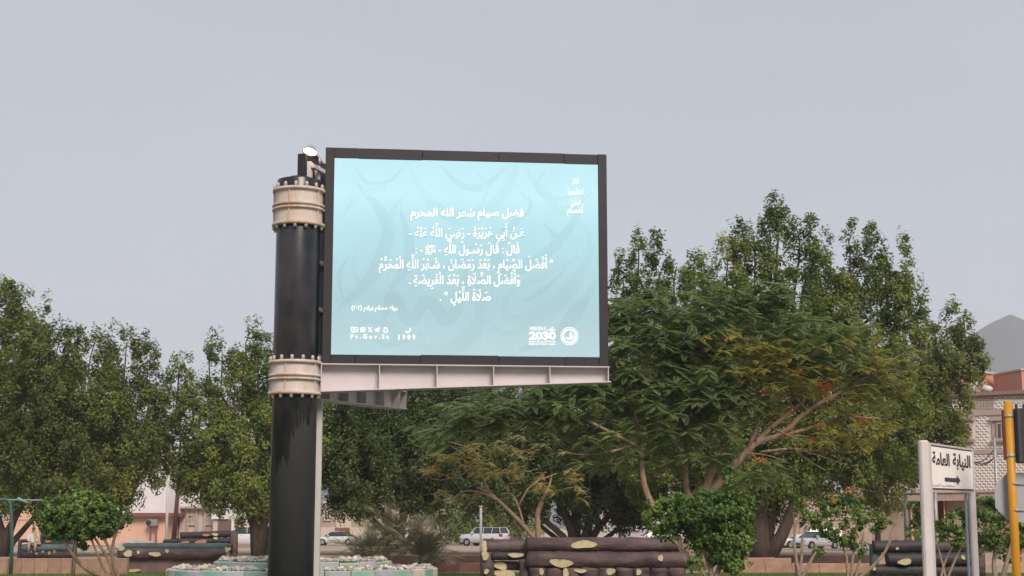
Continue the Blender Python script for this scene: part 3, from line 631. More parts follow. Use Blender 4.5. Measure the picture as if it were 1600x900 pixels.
def ltr(text, off, track=0.0):
    V = []; Fc = []; x = 0.0
    for ch in text:
        if ch == ' ': x += .3 + track; continue
        v, f, adv = glyph(ch, off); b = len(V); V += [(px + x, py) for px, py in v]; Fc += [tuple(i + b for i in q) for q in f]; x += adv + track
    return V, Fc
def place_text(pl, name, VF, x0, x1, ybase, em, m, root, parent, dy=-0.006, ybase2=None):
    """fit glyph geometry between picture columns x0..x1 on plane pl, baseline at row ybase, em height in pixels"""
    V, Fc = VF; lo = min(v[0] for v in V); hi = max(v[0] for v in V)
    a = pl.loc(x0, ybase); c = pl.loc(x1, ybase2 if ybase2 else ybase); t = pl.loc(x0, ybase - em)
    sx = (c[0] - a[0]) / (hi - lo); sz = t[1] - a[1]; k = (c[1] - a[1]) / (c[0] - a[0])
    b = MB(); b.add([((v[0] - lo) * sx + a[0], dy, v[1] * sz + a[1] + (v[0] - lo) * sx * k) for v in V], Fc)
    me = bpy.data.meshes.new(name); me.from_pydata(b.v, [], b.f); me.materials.append(m)
    return link(name, me, parent)
def flat(pl, name, polys, m, parent, dy=-0.006):
    """filled outlines given in picture coordinates on plane pl"""
    b = MB()
    for poly in polys:
        v = []
        for x, y in poly: q = pl.loc(x, y); v.append((q[0], dy, q[1]))
        b.add(v, [tuple(range(len(v)))])
    me = bpy.data.meshes.new(name); me.from_pydata(b.v, [], b.f); me.materials.append(m); return link(name, me, parent)
def circ(cx, cy, r, n=20, ry=None): return [(cx + r*math.cos(2*math.pi*i/n), cy + (ry or r)*math.sin(2*math.pi*i/n)) for i in range(n)]
def ringq(cx, cy, r0, r1, n=28, a0=0, a1=2*math.pi): 
    o = []
    for i in range(n):
        a, b = a0 + (a1-a0)*i/n, a0 + (a1-a0)*(i+1)/n
        o.append([(cx+r0*math.cos(a), cy+r0*math.sin(a)), (cx+r1*math.cos(a), cy+r1*math.sin(a)), (cx+r1*math.cos(b), cy+r1*math.sin(b)), (cx+r0*math.cos(b), cy+r0*math.sin(b))])
    return o
def stroke(pts, ws, n=8):
    """brush stroke as quads through pts with widths ws, Catmull-Rom"""
    P = [pts[0]] + list(pts) + [pts[-1]]; W = [ws[0]] + list(ws) + [ws[-1]]; c = []
    for i in range(1, len(P)-2):
        for k in range(n):
            t = k / n; q = []
            for d in (0, 1):
                p0, p1, p2, p3 = P[i-1][d], P[i][d], P[i+1][d], P[i+2][d]
                q.append(.5*((2*p1)+(-p0+p2)*t+(2*p0-5*p1+4*p2-p3)*t*t+(-p0+3*p1-3*p2+p3)*t**3))
            c.append((q[0], q[1], W[i] + (W[i+1]-W[i]) * t))
    c.append((P[-1][0], P[-1][1], W[-1])); o = []; L = []; Rr = []
    for i, (x, y, w_) in enumerate(c):
        a = c[max(0, i-1)]; b = c[min(len(c)-1, i+1)]; dx, dy = b[0]-a[0], b[1]-a[1]; l = math.hypot(dx, dy) or 1
        # broad-nib pen: width depends on direction
        L.append((x - dy/l*w_/2, y + dx/l*w_/2)); Rr.append((x + dy/l*w_/2, y - dx/l*w_/2))
    return [[L[i], L[i+1], Rr[i+1], Rr[i]] for i in range(len(c)-1)]

# ------------------------------------------------------------------ the billboard
M_frame = mat('dark_frame_paint', (0.015, 0.014, 0.020), 0.5, col2=(0.026, 0.016, 0.021), ns=1.2, amt=.7)
M_cream = mat('pale_steel_paint', (0.62, 0.565, 0.575), 0.55, col2=(0.54, 0.48, 0.485), ns=.9, amt=.8, bump=.05)
M_rust = mat('rust_streaked_paint', (0.66, 0.61, 0.61), 0.6, col2=(0.52, 0.38, 0.28), ns=1.6, amt=.6, bump=.05, stretch=(1.6, 1.6, .35))
M_rustf = mat('rusty_flange_paint', (0.64, 0.58, 0.56), 0.6, col2=(0.45, 0.28, 0.16), ns=1.8, amt=.9)
M_bolt = mat('bolt_steel', (0.52, 0.48, 0.46), 0.5, metal=.3)
M_dark = mat('dark_cavity', (0.035, 0.032, 0.035), 0.8)
def pole_material():
    m = bpy.data.materials.new('weathered_black_paint'); m.use_nodes = True; t = m.node_tree; b = t.nodes['Principled BSDF']
    N = t.nodes.new; tcn = N('ShaderNodeTexCoord'); 
    def noise_(sc, stretch, det=4):
        mpn = N('ShaderNodeMapping'); mpn.inputs['Scale'].default_value = stretch; t.links.new(tcn.outputs['Object'], mpn.inputs[0])
        n = N('ShaderNodeTexNoise'); n.inputs['Scale'].default_value = sc; n.inputs['Detail'].default_value = det; t.links.new(mpn.outputs[0], n.inputs[0]); return n
    sep = N('ShaderNodeSeparateXYZ'); t.links.new(tcn.outputs['Object'], sep.inputs[0])
    drips = noise_(4.5, (1, 1, .10)); fine = noise_(2.2, (1, 1, .5), 8); dr2 = noise_(16, (1, 1, .05), 2)
    def math_(op, a, b_=None):
        n = N('ShaderNodeMath'); n.operation = op
        for i, q in enumerate((a, b_)):
            if q is None: continue
            if isinstance(q, (int, float)): n.inputs[i].default_value = q
            else: t.links.new(q, n.inputs[i])
        return n.outputs[0]
    # fresh black coat ends in drips around z = 3 m ; left side runs lower
    edge = math_('ADD', math_('MULTIPLY', drips.outputs[0], 3.0), math_('MULTIPLY', sep.outputs[0], 1.6))
    edge = math_('ADD', edge, math_('MULTIPLY', dr2.outputs[0], 2.4))
    lower = math_('GREATER_THAN', math_('ADD', sep.outputs[2], math_('MULTIPLY', edge, -1.0)), math_('ADD', 1.1, 0.0))
    up_ = math_('GREATER_THAN', sep.outputs[2], 5.9)
    mask = math_('MAXIMUM', lower, up_)
    c1 = N('ShaderNodeMix'); c1.data_type = 'RGBA'; c1.inputs[6].default_value = (0.076, 0.073, 0.084, 1); c1.inputs[7].default_value = (0.052, 0.049, 0.058, 1); t.links.new(fine.outputs[0], c1.inputs[0])
    c2 = N('ShaderNodeMix'); c2.data_type = 'RGBA'; c2.inputs[6].default_value = (0.012, 0.013, 0.018, 1); c2.inputs[7].default_value = (0.034, 0.031, 0.035, 1)
    mr = N('ShaderNodeMapRange'); mr.inputs[1].default_value = .4; mr.inputs[2].default_value = .6; t.links.new(fine.outputs[0], mr.inputs[0]); t.links.new(mr.outputs[0], c2.inputs[0])
    c3 = N('ShaderNodeMix'); c3.data_type = 'RGBA'; t.links.new(mask, c3.inputs[0]); t.links.new(c1.outputs[2], c3.inputs[6]); t.links.new(c2.outputs[2], c3.inputs[7])
    t.links.new(c3.outputs[2], b.inputs['Base Color'])
    mr2 = N('ShaderNodeMapRange'); mr2.inputs[3].default_value = .50; mr2.inputs[4].default_value = .28; t.links.new(mask, mr2.inputs[0]); t.links.new(mr2.outputs[0], b.inputs['Roughness'])
    return m
M_pole = pole_material()

def screen_material(H, k=.70):
    m = bpy.data.materials.new('led_screen'); m.use_nodes = True; t = m.node_tree; b = t.nodes['Principled BSDF']; N = t.nodes.new
    b.inputs['Base Color'].default_value = (.03, .035, .04, 1); b.inputs['Roughness'].default_value = .7; b.inputs['Specular IOR Level'].default_value = .1
    tcn = N('ShaderNodeTexCoord'); sep = N('ShaderNodeSeparateXYZ'); t.links.new(tcn.outputs['Object'], sep.inputs[0])
    mr = N('ShaderNodeMapRange'); mr.inputs[1].default_value = 6.4; mr.inputs[2].default_value = 6.4 + H; t.links.new(sep.outputs[2], mr.inputs[0])
    cr = N('ShaderNodeValToRGB'); e = cr.color_ramp.elements; e[0].position = 0; e[0].color = (.45, .62, .66, 1); e[1].position = 1; e[1].color = (.50, .78, .84, 1)
    q = e.new(.28); q.color = (.39, .585, .62, 1); q = e.new(.62); q.color = (.44, .70, .76, 1); q = e.new(.82); q.color = (.53, .82, .89, 1)
    t.links.new(mr.outputs[0], cr.inputs[0])
    # fine column structure of the LED modules with a slow beat across the width
    wv = N('ShaderNodeTexWave'); wv.bands_direction = 'X'; wv.inputs['Scale'].default_value = 6.1; wv.inputs['Distortion'].default_value = .25; wv.inputs['Detail'].default_value = 1
    t.links.new(tcn.outputs['Object'], wv.inputs[0])
    n = N('ShaderNodeTexNoise'); n.inputs['Scale'].default_value = .9; n.inputs['Detail'].default_value = 2; t.links.new(tcn.outputs['Object'], n.inputs[0])
    a = N('ShaderNodeMath'); a.operation = 'MULTIPLY'; t.links.new(wv.outputs['Fac'], a.inputs[0]); t.links.new(n.outputs[0], a.inputs[1])
    mr3 = N('ShaderNodeMapRange'); mr3.inputs[3].default_value = .93; mr3.inputs[4].default_value = 1.16; t.links.new(a.outputs[0], mr3.inputs[0])
    vm = N('ShaderNodeVectorMath'); vm.operation = 'SCALE'; t.links.new(cr.outputs[0], vm.inputs[0]); t.links.new(mr3.outputs[0], vm.inputs['Scale'])
    t.links.new(vm.outputs[0], b.inputs['Emission Color']); b.inputs['Emission Strength'].default_value = k
    return m

def billboard():
    Y0 = 43.0
    base = at(454.2, 900, Y0); base.z = 0
    root = empty('billboard', base, 0, 'large lit screen in a dark frame on a thick black pole', 'billboard')
    A = at(502.5, 568, Y0); Bd = ray(951, 573); tt = (A.z - CAM_H) / Bd.z; B = Bd * tt
    pl = Plane(A, B); k = pl.kw(base)
    def PL(px, py, d=0.0): return pl.loc(px, py, d)
    # pole
    ztop = at(455, 283, Y0).z; r = 34.4 * mpp(Y0) * 1.0
    zc = lambda py: at(455, py, Y0 - .6).z
    MB().lathe([(r, -.1), (r, ztop - .02), (r * .985, ztop), (0.02, ztop + .015)], 48).build('pole', M_pole, root)
    MB().lathe([(r * .5, ztop + .02), (r * .5, ztop + .10), (.02, ztop + .12)], 24).build('pole_cap', M_dark, root)
    boltm = MB().lathe([(.05, 0), (.05, .13), (.03, .16)], 6).mesh('bolt', M_bolt)
    for zs, seed in (((347, 320, 293), 1), ((613, 588, 564), 2)):
        z0, zm, z1 = [zc(q) for q in zs]; rc = r * 1.085; rf = r * 1.20
        cb = MB().lathe([(rc, z0), (rc, z1)], 48, close=False)
        for q in range(5):                            # upright gussets between the flanges
            a = 2*math.pi*(q+.55)/5; cs, sn = math.cos(a), math.sin(a)
            cb.bar((rc*cs, rc*sn, (z0+zm)/2), (rf*.97*cs, rf*.97*sn, (z0+zm)/2), .02, (zm-z0)*.99)
            cb.bar((rc*cs, rc*sn, (z1+zm)/2), (rf*.97*cs, rf*.97*sn, (z1+zm)/2), .02, (z1-zm)*.99)
        col = cb.build('collar', M_rust, root)
        for z, th in ((z0, .085), (zm - .055, .06), (zm + .055, .06), (z1, .085)):
            MB().lathe([(r*1.01, z - th/2), (rf, z - th/2), (rf, z + th/2), (r*1.01, z + th/2)], 48, close=False).build('flange', M_rustf, col)
        for q in range(14):
            a = 2*math.pi*(q+.5)/14; x, y = (r*1.10)*math.cos(a), (r*1.10)*math.sin(a)
            link('bolt', boltm, col, loc=(x, y, z1 + .02)); link('bolt', boltm, col, loc=(x, y, z0 - .15))
    # conduit post behind the pole
    c0 = at(493.8, 900, Y0 + .75) - base; z1 = at(490, 622, Y0 + .7).z
    MB().box(c0.x - .095, c0.x + .095, c0.y - .1, c0.y + .1, 0, z1, c=.01).build('conduit_post', mat('pale_green_paint', (.50, .53, .48), .6, col2=(.60, .56, .53), ns=1, amt=1), root)
    # front screen
    xl, zt = PL(508, 230); xr, _ = PL(951, 573); zb = A.z; xl = 0.0
    sx0, sz0 = PL(519, 554); sx1, sz1 = PL(936, 257.5); D = .62
    sx0 = PL(520, 400)[0]; sx1 = PL(935.5, 400)[0]; sz0 = PL(519, 553.5)[1]; sz1 = PL(522, 246)[1]
    fr = MB()
    fr.box(xl, sx0, 0, D, zb, zt, c=.012); fr.box(sx1, xr, 0, D, zb, zt, c=.012)
    cuts = [sx0 + .001 + (sx1 - sx0) * f for f in (0, .09, .33, .62, .87, 1)]
    for u0, u1 in zip(cuts, cuts[1:]): jz = R.gauss(0, .006); fr.box(u0, u1 - .003, .004 + abs(jz), D - .004, sz1 - abs(R.gauss(0, .02)), zt - abs(jz), c=.01); fr.box(u0, u1 - .003, .004, D - .004, zb, sz0 + R.gauss(0, .015), c=.01)
    fo = fr.build('frame', M_frame, root, **k)
    bk = MB().box(sx0, sx1, .30, D - .02, sz0, sz1); bk.build('back_panel', M_dark, root, **k)
    for i in range(6):                                 # steel framework on the back of the cabinet
        x = xl + (xr - xl) * (i + .3) / 5.6; MB().box(x - .06, x + .06, D + .01, D + .22, zb, zt - .1, c=.008).build('back_post', M_cream, root, **k)
    for z in (zb + .5, zb + 2.0, zb + 3.6, zb + 5.2): MB().box(xl + .1, xr - .1, D + .23, D + .33, z, z + .14, c=.008).build('back_rail', M_cream, root, **k)
    sm = screen_material(sz1 - sz0)
    b = MB(); b.add([(sx0, .03, sz0), (sx1, .03, sz0), (sx1, .03, sz1), (sx0, .03, sz1)], [(0, 1, 2, 3)]); b.add([(sx0, .06, sz0), (sx1, .06, sz0), (sx1, .06, sz1), (sx0, .06, sz1)], [(3, 2, 1, 0)])
    sc = b.build('screen', sm, root, **k)
    # faint large brush calligraphy in the picture's ground
    _cn = [0]
    def CS(q):
        _cn[0] += 1; flat(pl, 'brush_stroke', q, M_cal if _cn[0] % 2 else M_cal2, sc, .0292 - _cn[0] * .00028)
    M_cal = screen_material(sz1 - sz0, .652); M_cal2 = screen_material(sz1 - sz0, .672)
    CS(stroke([(528,480),(560,455),(592,412),(606,360),(590,322),(568,300),(558,286)], [3,16,24,20,14,8,2]))
    CS(stroke([(536,340),(552,312),(580,298),(600,290),(590,280)], [2,9,12,8,2]))
    CS(stroke([(600,500),(612,460),(640,500),(668,470),(700,500),(722,462),(728,420)], [6,16,22,18,22,16,4]))
    CS(stroke([(740,400),(752,470),(740,520),(700,545),(650,540)], [4,18,26,20,4]))
    CS(stroke([(828,330),(800,352),(776,392),(790,420),(830,412),(870,380),(900,340),(912,300)], [3,12,20,22,20,16,10,2]))
    CS(stroke([(930,380),(905,430),(870,475),(820,500),(790,490),(800,455),(850,430),(910,400)], [3,18,26,22,12,10,14,3]))
    CS(stroke([(932,440),(900,490),(860,530),(810,548)], [4,20,18,4]))
    CS(stroke([(640,262),(660,300),(690,330),(730,340),(770,322),(800,280),(806,256)], [3,14,20,24,20,12,3]))
    CS(stroke([(690,258),(716,286),(752,292),(790,262)], [2,10,12,2]))
    CS(stroke([(820,262),(850,300),(880,330),(926,300)], [2,14,14,3]))
    CS(stroke([(626,330),(640,380),(632,420),(610,450)], [3,16,20,4]))
    CS(stroke([(540,520),(580,500),(620,520),(600,545)], [3,10,12,3]))
    CS(stroke([(850,350),(868,372),(858,400)], [2,12,3])); CS(stroke([(560,380),(552,420),(566,450)], [2,10,2]))
    for pts, ws in [([(556,262),(575,285),(610,282),(628,262)], [2,6,6,2]), ([(640,300),(618,322),(612,352),(640,372)], [2,7,9,2]), ([(852,268),(838,292),(862,310),(896,306)], [2,6,8,2]), ([(905,345),(922,370),(912,398)], [2,8,2]),
                    ([(545,400),(530,430),(536,466)], [2,9,2]), ([(760,500),(790,520),(830,510),(850,486)], [2,8,10,2]), ([(885,420),(850,452),(820,470)], [2,9,3]), ([(660,400),(690,420),(722,408),(740,380)], [2,8,9,2]), ([(575,520),(610,540),(660,520)], [2,8,2]),
                    ([(742,262),(760,300),(742,330)], [2,8,2]), ([(902,470),(880,505),(905,530)], [2,8,2]), ([(600,390),(618,410),(604,436)], [2,7,2]), ([(812,300),(830,318),(820,340)], [2,7,2])]: CS(stroke(pts, ws))
    M_w = emit('screen_white', (1.0, 0.97, 0.92), .80); M_sh = emit('lettering_halo', (.36, .52, .56), .76); M_in = emit('screen_cyan', (.36, .60, .64), .76)
    def T(name, txt, x0, x1, yb, em, off=.022, latin=False, track=0.0, sh=True, skew=0):
        f = (lambda o: ltr(txt, o, track)) if latin else (lambda o: rtl(txt, o))
        if sh: place_text(pl, 'lettering_halo', f(off + .035), x0 - 1.0, x1 + 1.0, yb + .5, em, M_sh, base, sc, .020, yb + .5 + skew)
        place_text(pl, name, f(off), x0, x1, yb, em, M_w, base, sc, .014, yb + skew)
    T('lettering', 'فضل صيام شهر الله المحرم', 641, 819, 337.5, 17.5, .035)
    T('lettering', 'عَـنْ أَبِي هُرَيْرَةَ - رَضِيَ اللَّهُ عَنْهُ -', 639, 820, 369.5, 18)
    T('lettering', 'قَالَ : قَالَ رَسُـولُ اللَّهِ - ﷺ - :', 649, 812, 395.5, 18)
    T('lettering', '" أَفْضَلُ الصِّيَامِ ، بَعْدَ رَمَضَانَ ، شَـهْرُ اللَّهِ الْمُحَرَّمُ', 592, 864, 419, 18.5)
    T('lettering', 'وَأَفْضَلُ الصَّلَاةِ ، بَعْدَ الْفَرِيضَةِ .', 639, 813, 443.5, 18.5)
    T('lettering', 'صَلَاةُ اللَّيْلِ " .', 687, 767, 469.5, 18.5)
    T('lettering', 'رواه مسلم برقم )٢٠٢(', 549, 621, 483.5, 9, .03, sh=False)
    T('lettering', 'فلا', 894, 905, 287, 13, .02, sh=False); T('lettering', 'تظلموا', 887.5, 912, 303, 12.5, .02, sh=False)
    T('lettering', 'فيهن', 892, 908, 319, 12.5, .02, sh=False); T('lettering', 'أنفسكم', 886, 912, 332, 14, .02, sh=False)
    T('lettering', 'Pv.Gov.Sa', 548, 607.5, 528.8, 9.5, .035, True, .34, sh=False)
    T('lettering', '1909', 622.5, 649, 530.3, 10.5, .04, True, .36, sh=False)
    T('lettering', 'VISION', 827, 848, 515.8, 8, .025, True, .02, sh=False); T('lettering', 'رؤيــة', 849.5, 868, 515.8, 7.5, .03, sh=False)
    T('lettering', '2030', 826.5, 869, 530, 16.6, .042, True, -.02, sh=False)
    T('lettering', 'المملكة العربية السعودية', 826.5, 868, 534.6, 3.6, .05, sh=False); T('lettering', 'KINGDOM OF SAUDI ARABIA', 826.5, 868, 538.8, 3.4, .05, True, .08, sh=False)
    # symbols
    def rr_(x0, y0, x1, y1, q=2.4, n=5):
        o = []
        for cx, cy, a0 in ((x1-q, y0+q, -90), (x1-q, y1-q, 0), (x0+q, y1-q, 90), (x0+q, y0+q, 180)):
            for i in range(n): a = math.radians(a0 + 90*i/(n-1)); o.append((cx + q*math.cos(a), cy + q*math.sin(a)))
        return o
    flat(pl, 'video_symbol', [rr_(548, 510.5, 559.5, 519)], M_w, sc, .016); flat(pl, 'video_symbol', [rr_(549.8, 512, 557.8, 517.5, 1.6)], M_in, sc, .012); flat(pl, 'video_symbol', [[(552.2, 512.6), (556.4, 514.8), (552.2, 517)]], M_w, sc, .009)
    flat(pl, 'camera_symbol', [rr_(563, 511, 570.8, 519)], M_w, sc, .016); flat(pl, 'camera_symbol', ringq(566.9, 515, 1.4, 2.5, 16), M_in, sc, .012); flat(pl, 'camera_symbol', [circ(569.2, 512.8, .5, 8)], M_in, sc, .012)
    flat(pl, 'cross_symbol', [[(574.2, 511), (576.4, 511), (582, 519), (579.8, 519)], [(580.6, 511), (581.8, 511), (575.8, 519), (574.5, 519)]], M_w, sc, .016)
    flat(pl, 'plane_symbol', [[(584, 515), (593.8, 511), (591.6, 519.3), (588.5, 517.2), (587, 518.8), (586.6, 516)]], M_w, sc, .016)
    gh = [(602.5,510.6),(604.4,511.2),(605.4,513),(605.6,515.5),(607,518),(605,518.8),(604.2,519.6),(602.5,519.8),(600.8,519.6),(600,518.8),(598,518),(599.4,515.5),(599.6,513),(600.6,511.2)]
    flat(pl, 'ghost_symbol', [gh], M_w, sc, .016); flat(pl, 'ghost_symbol', [[(602.5 + (x-602.5)*.55, 515.4 + (y-515.4)*.6) for x, y in gh]], M_in, sc, .012)
    flat(pl, 'phone_symbol', stroke([(634.6,519),(637.5,519.5),(640.4,516.8),(641.4,513.2)], [2.2,1.5,1.5,2.2], 4) + [circ(635.2, 518.3, 1.6, 10), circ(641, 513.4, 1.6, 10)], M_w, sc, .016)
    flat(pl, 'palm_symbol', [circ(842.2, 521.5, 1.5, 8)] + [[(841.8, 519), (842.6, 519), (842.4, 529), (842, 529)]], M_in, sc, .012)
    flat(pl, 'emblem', ringq(890, 525, 13.2, 14.2, 40) + ringq(890, 525, 8.6, 11.8, 40), M_w, sc, .016)
    flat(pl, 'emblem', ringq(890, 525, 9.9, 10.5, 24, .3, 2.85) + ringq(890, 525, 9.9, 10.5, 24, 3.6, 5.9), M_in, sc, .012)
    flat(pl, 'emblem', [[(883.2,525.6),(886.5,527.2),(889.8,528),(890,519),(892.6,518.8),(894.2,521.5),(896.6,524.5),(897.4,527.2),(894.6,530.2),(890,531.2),(886,530)]], M_w, sc, .016)
    # front beam with web, flanges, stiffeners
    def beam(pl_, pts_top, pts_bot, xs, y0, y1, flip, mcol):
        xa, za = pts_top[0]; xb, zb_ = pts_top[1]; xc, zc_ = pts_bot[0]; xd, zd = pts_bot[1]; kk = pl_.kw(base)
        ym = (y0 + y1) / 2
        web = MB(); web.prism([(xa, za-.03), (xb, zb_-.03), (xb, zd+.03), (xa, zc_+.03)], ym - .015, ym + .015); 
        bo = web.build('beam', mcol, root, **kk)
        fl = MB(); fl.prism([(xa, za-.03), (xb+.03, zb_-.03), (xb+.03, zb_), (xa, za)], y0, y1); bo2 = fl.build('flange', mcol, bo)
        fl = MB(); fl.prism([(xa, zc_), (xb+.06, zd), (xb+.06, zd+.03), (xa, zc_+.03)], y0, y1); fl.build('flange', mcol, bo)
        for x in xs:
            t = (x - xa) / (xb - xa); zt_ = za + (zb_-za)*t - .031; zl = zc_ + (zd-zc_)*t + .031
            g = MB(); g.box(x-.012, x+.012, y0 + .01, ym - .016, zl, zt_); g.box(x-.012, x+.012, ym + .016, y1 - .01, zl, zt_); g.build('stiffener', mcol, bo)
        return bo
    dpt = -.12
    q = lambda px, py: pl.loc(px, py, dpt)
    xs_ = [q(p, 585)[0] for p in (593, 683, 771.5, 859.5)]
    x_l = q(501, 590)[0]; x_r = q(951.5, 585)[0]; zt_ = zb - .004
    beam(pl, [(x_l, zt_), (x_r, zt_)], [(x_l, q(501, 612)[1]), (x_r, q(951, 597)[1])], xs_ + [x_l + .015, x_r - .012], dpt, .52, 0, M_cream)
    # bracket between lower collar and beam
    br = MB(); z0 = q(501, 612)[1]; br.box(-.42, x_l - .002, .02, .06, z0 + .05, zt_ - .05); br.box(-.42, x_l - .002, -.02, .40, zt_ - .06, zt_ - .02); br.box(-.42, x_l - .002, -.02, .40, z0, z0 + .04); br.box(-.42, x_l - .002, .2, .24, z0 + .05, zt_ - .07)
    br.build('bracket', M_cream, root, **k)
    z0 = zc(330); ub = MB(); ub.box(-.42, .30, D + .02, D + .06, z0, z0 + .30); ub.box(-.42, .30, D - .0, D + .25, z0 + .32, z0 + .36); ub.box(-.42, .30, D - .0, D + .25, z0 - .04, z0); ub.build('bracket', M_cream, root, **k)
    # rear screen of the pair, turned to the left and seen from its inner side
    P = at(466, 240, 43.95); zt2 = P.z; Qx = -3.93; pr = Plane((P.x, P.y), (Qx, 51.6)); kr = pr.kw(base); Wr = pr.w
    # local x runs away from the viewer, local y points to the left (outer side); keep body between y=0 (inner) and outer
    MB().box(0, Wr, -.26, .02, zb - .02, zt2 - .002, c=.012).build('rear_cabinet', M_frame, root, **kr)
    b = MB(); b.add([(.25, .026, zb + .3), (Wr - .25, .026, zb + .3), (Wr - .25, .026, zt2 - .3), (.25, .026, zt2 - .3)], [(0, 1, 2, 3)]); b.build('rear_screen', emit('plain_screen_glow', (.45, .76, .83), .9), root, **kr)
    ribs = [(.05, .17)] + [(1.1 * i + .6, 1.1 * i + .72) for i in range(7)]
    for x0, x1 in ribs: MB().box(x0, x1, -.40, -.262, zb, zt2 - .25, c=.008).build('rear_post', M_cream, root, **kr)
    for z in np.linspace(zb + .3, zt2 - .45, 5): MB().box(.02, Wr - .05, -.50, -.402, z, z + .12, c=.008).build('rear_rail', M_cream, root, **kr)
    for i in range(1, 6):
        for j in range(4):
            z = zb + .6 + j * 1.5; MB().box(1.1*i + .8, 1.1*i + 1.5, -.34, -.262, z, z + 1.0).build('service_hatch', M_dark, root, **kr)
    zlo = at(617, 640, 51.6).z
    zl0 = z0 * 0 + at(500, 622, 44).z; zt3 = at(617, 612, 51.6).z
    beam(pr, [(.3, zt3), (Wr, zt3)], [(.3, zl0), (Wr, zlo)], [.32, 1.7, 3.1, 4.5, 6.0, 7.4, Wr - .02], -.42, .2, 0, M_cream)
    return root, base, pl, xl, xr, zb, zt, D
BB = billboard()

# floodlight on the top corner of the frame
def floodlight(px, py, Y, sc_, lit, label, foot):
    c = at(px, py, Y); o = empty('floodlight', c, 0, label, 'floodlight', 'floodlights on top of the billboard'); Mx = Matrix.Rotation(math.radians(-28), 4, 'Z') @ Matrix.Rotation(math.radians(158), 4, 'X')
    hb = MB(); hb.lathe([(.02, -.13), (.10, -.12), (.17, -.04), (.215, .03), (.225, .06), (.205, .06), (.20, .035)], 28, close=False); hb.v = [tuple(Mx @ (Vector(v) * sc_)) for v in hb.v]
    h = hb.build('housing', mat('lamp_housing', (.45, .42, .38), .4, metal=.4), o)
    lb = MB(); lb.lathe([(.198, .04), (.01, .05)], 28, close=True); lb.v = [tuple(Mx @ (Vector(v) * sc_)) for v in lb.v]
    lb.build('lens', emit('lamp_lens', (1, .80, .48), 7) if lit else mat('unlit_lens', (.35, .36, .36), .2), h)
    f = Vector(foot) - c; MB().tube([(.02, .05, 0), (f.x * .45, f.y * .4, -.03), (f.x * .8, f.y, f.z * .4), f], .022, 8).build('arm', M_cream, o)
floodlight(485, 235, 43.8, 1.0, True, 'lit round floodlight on a bent arm at the top left corner of the billboard', at(504, 256, 43.7))
floodlight(490, 244, 44.6, .8, False, 'unlit floodlight tucked below and behind the lit one on the billboard', at(500, 256, 44.6))

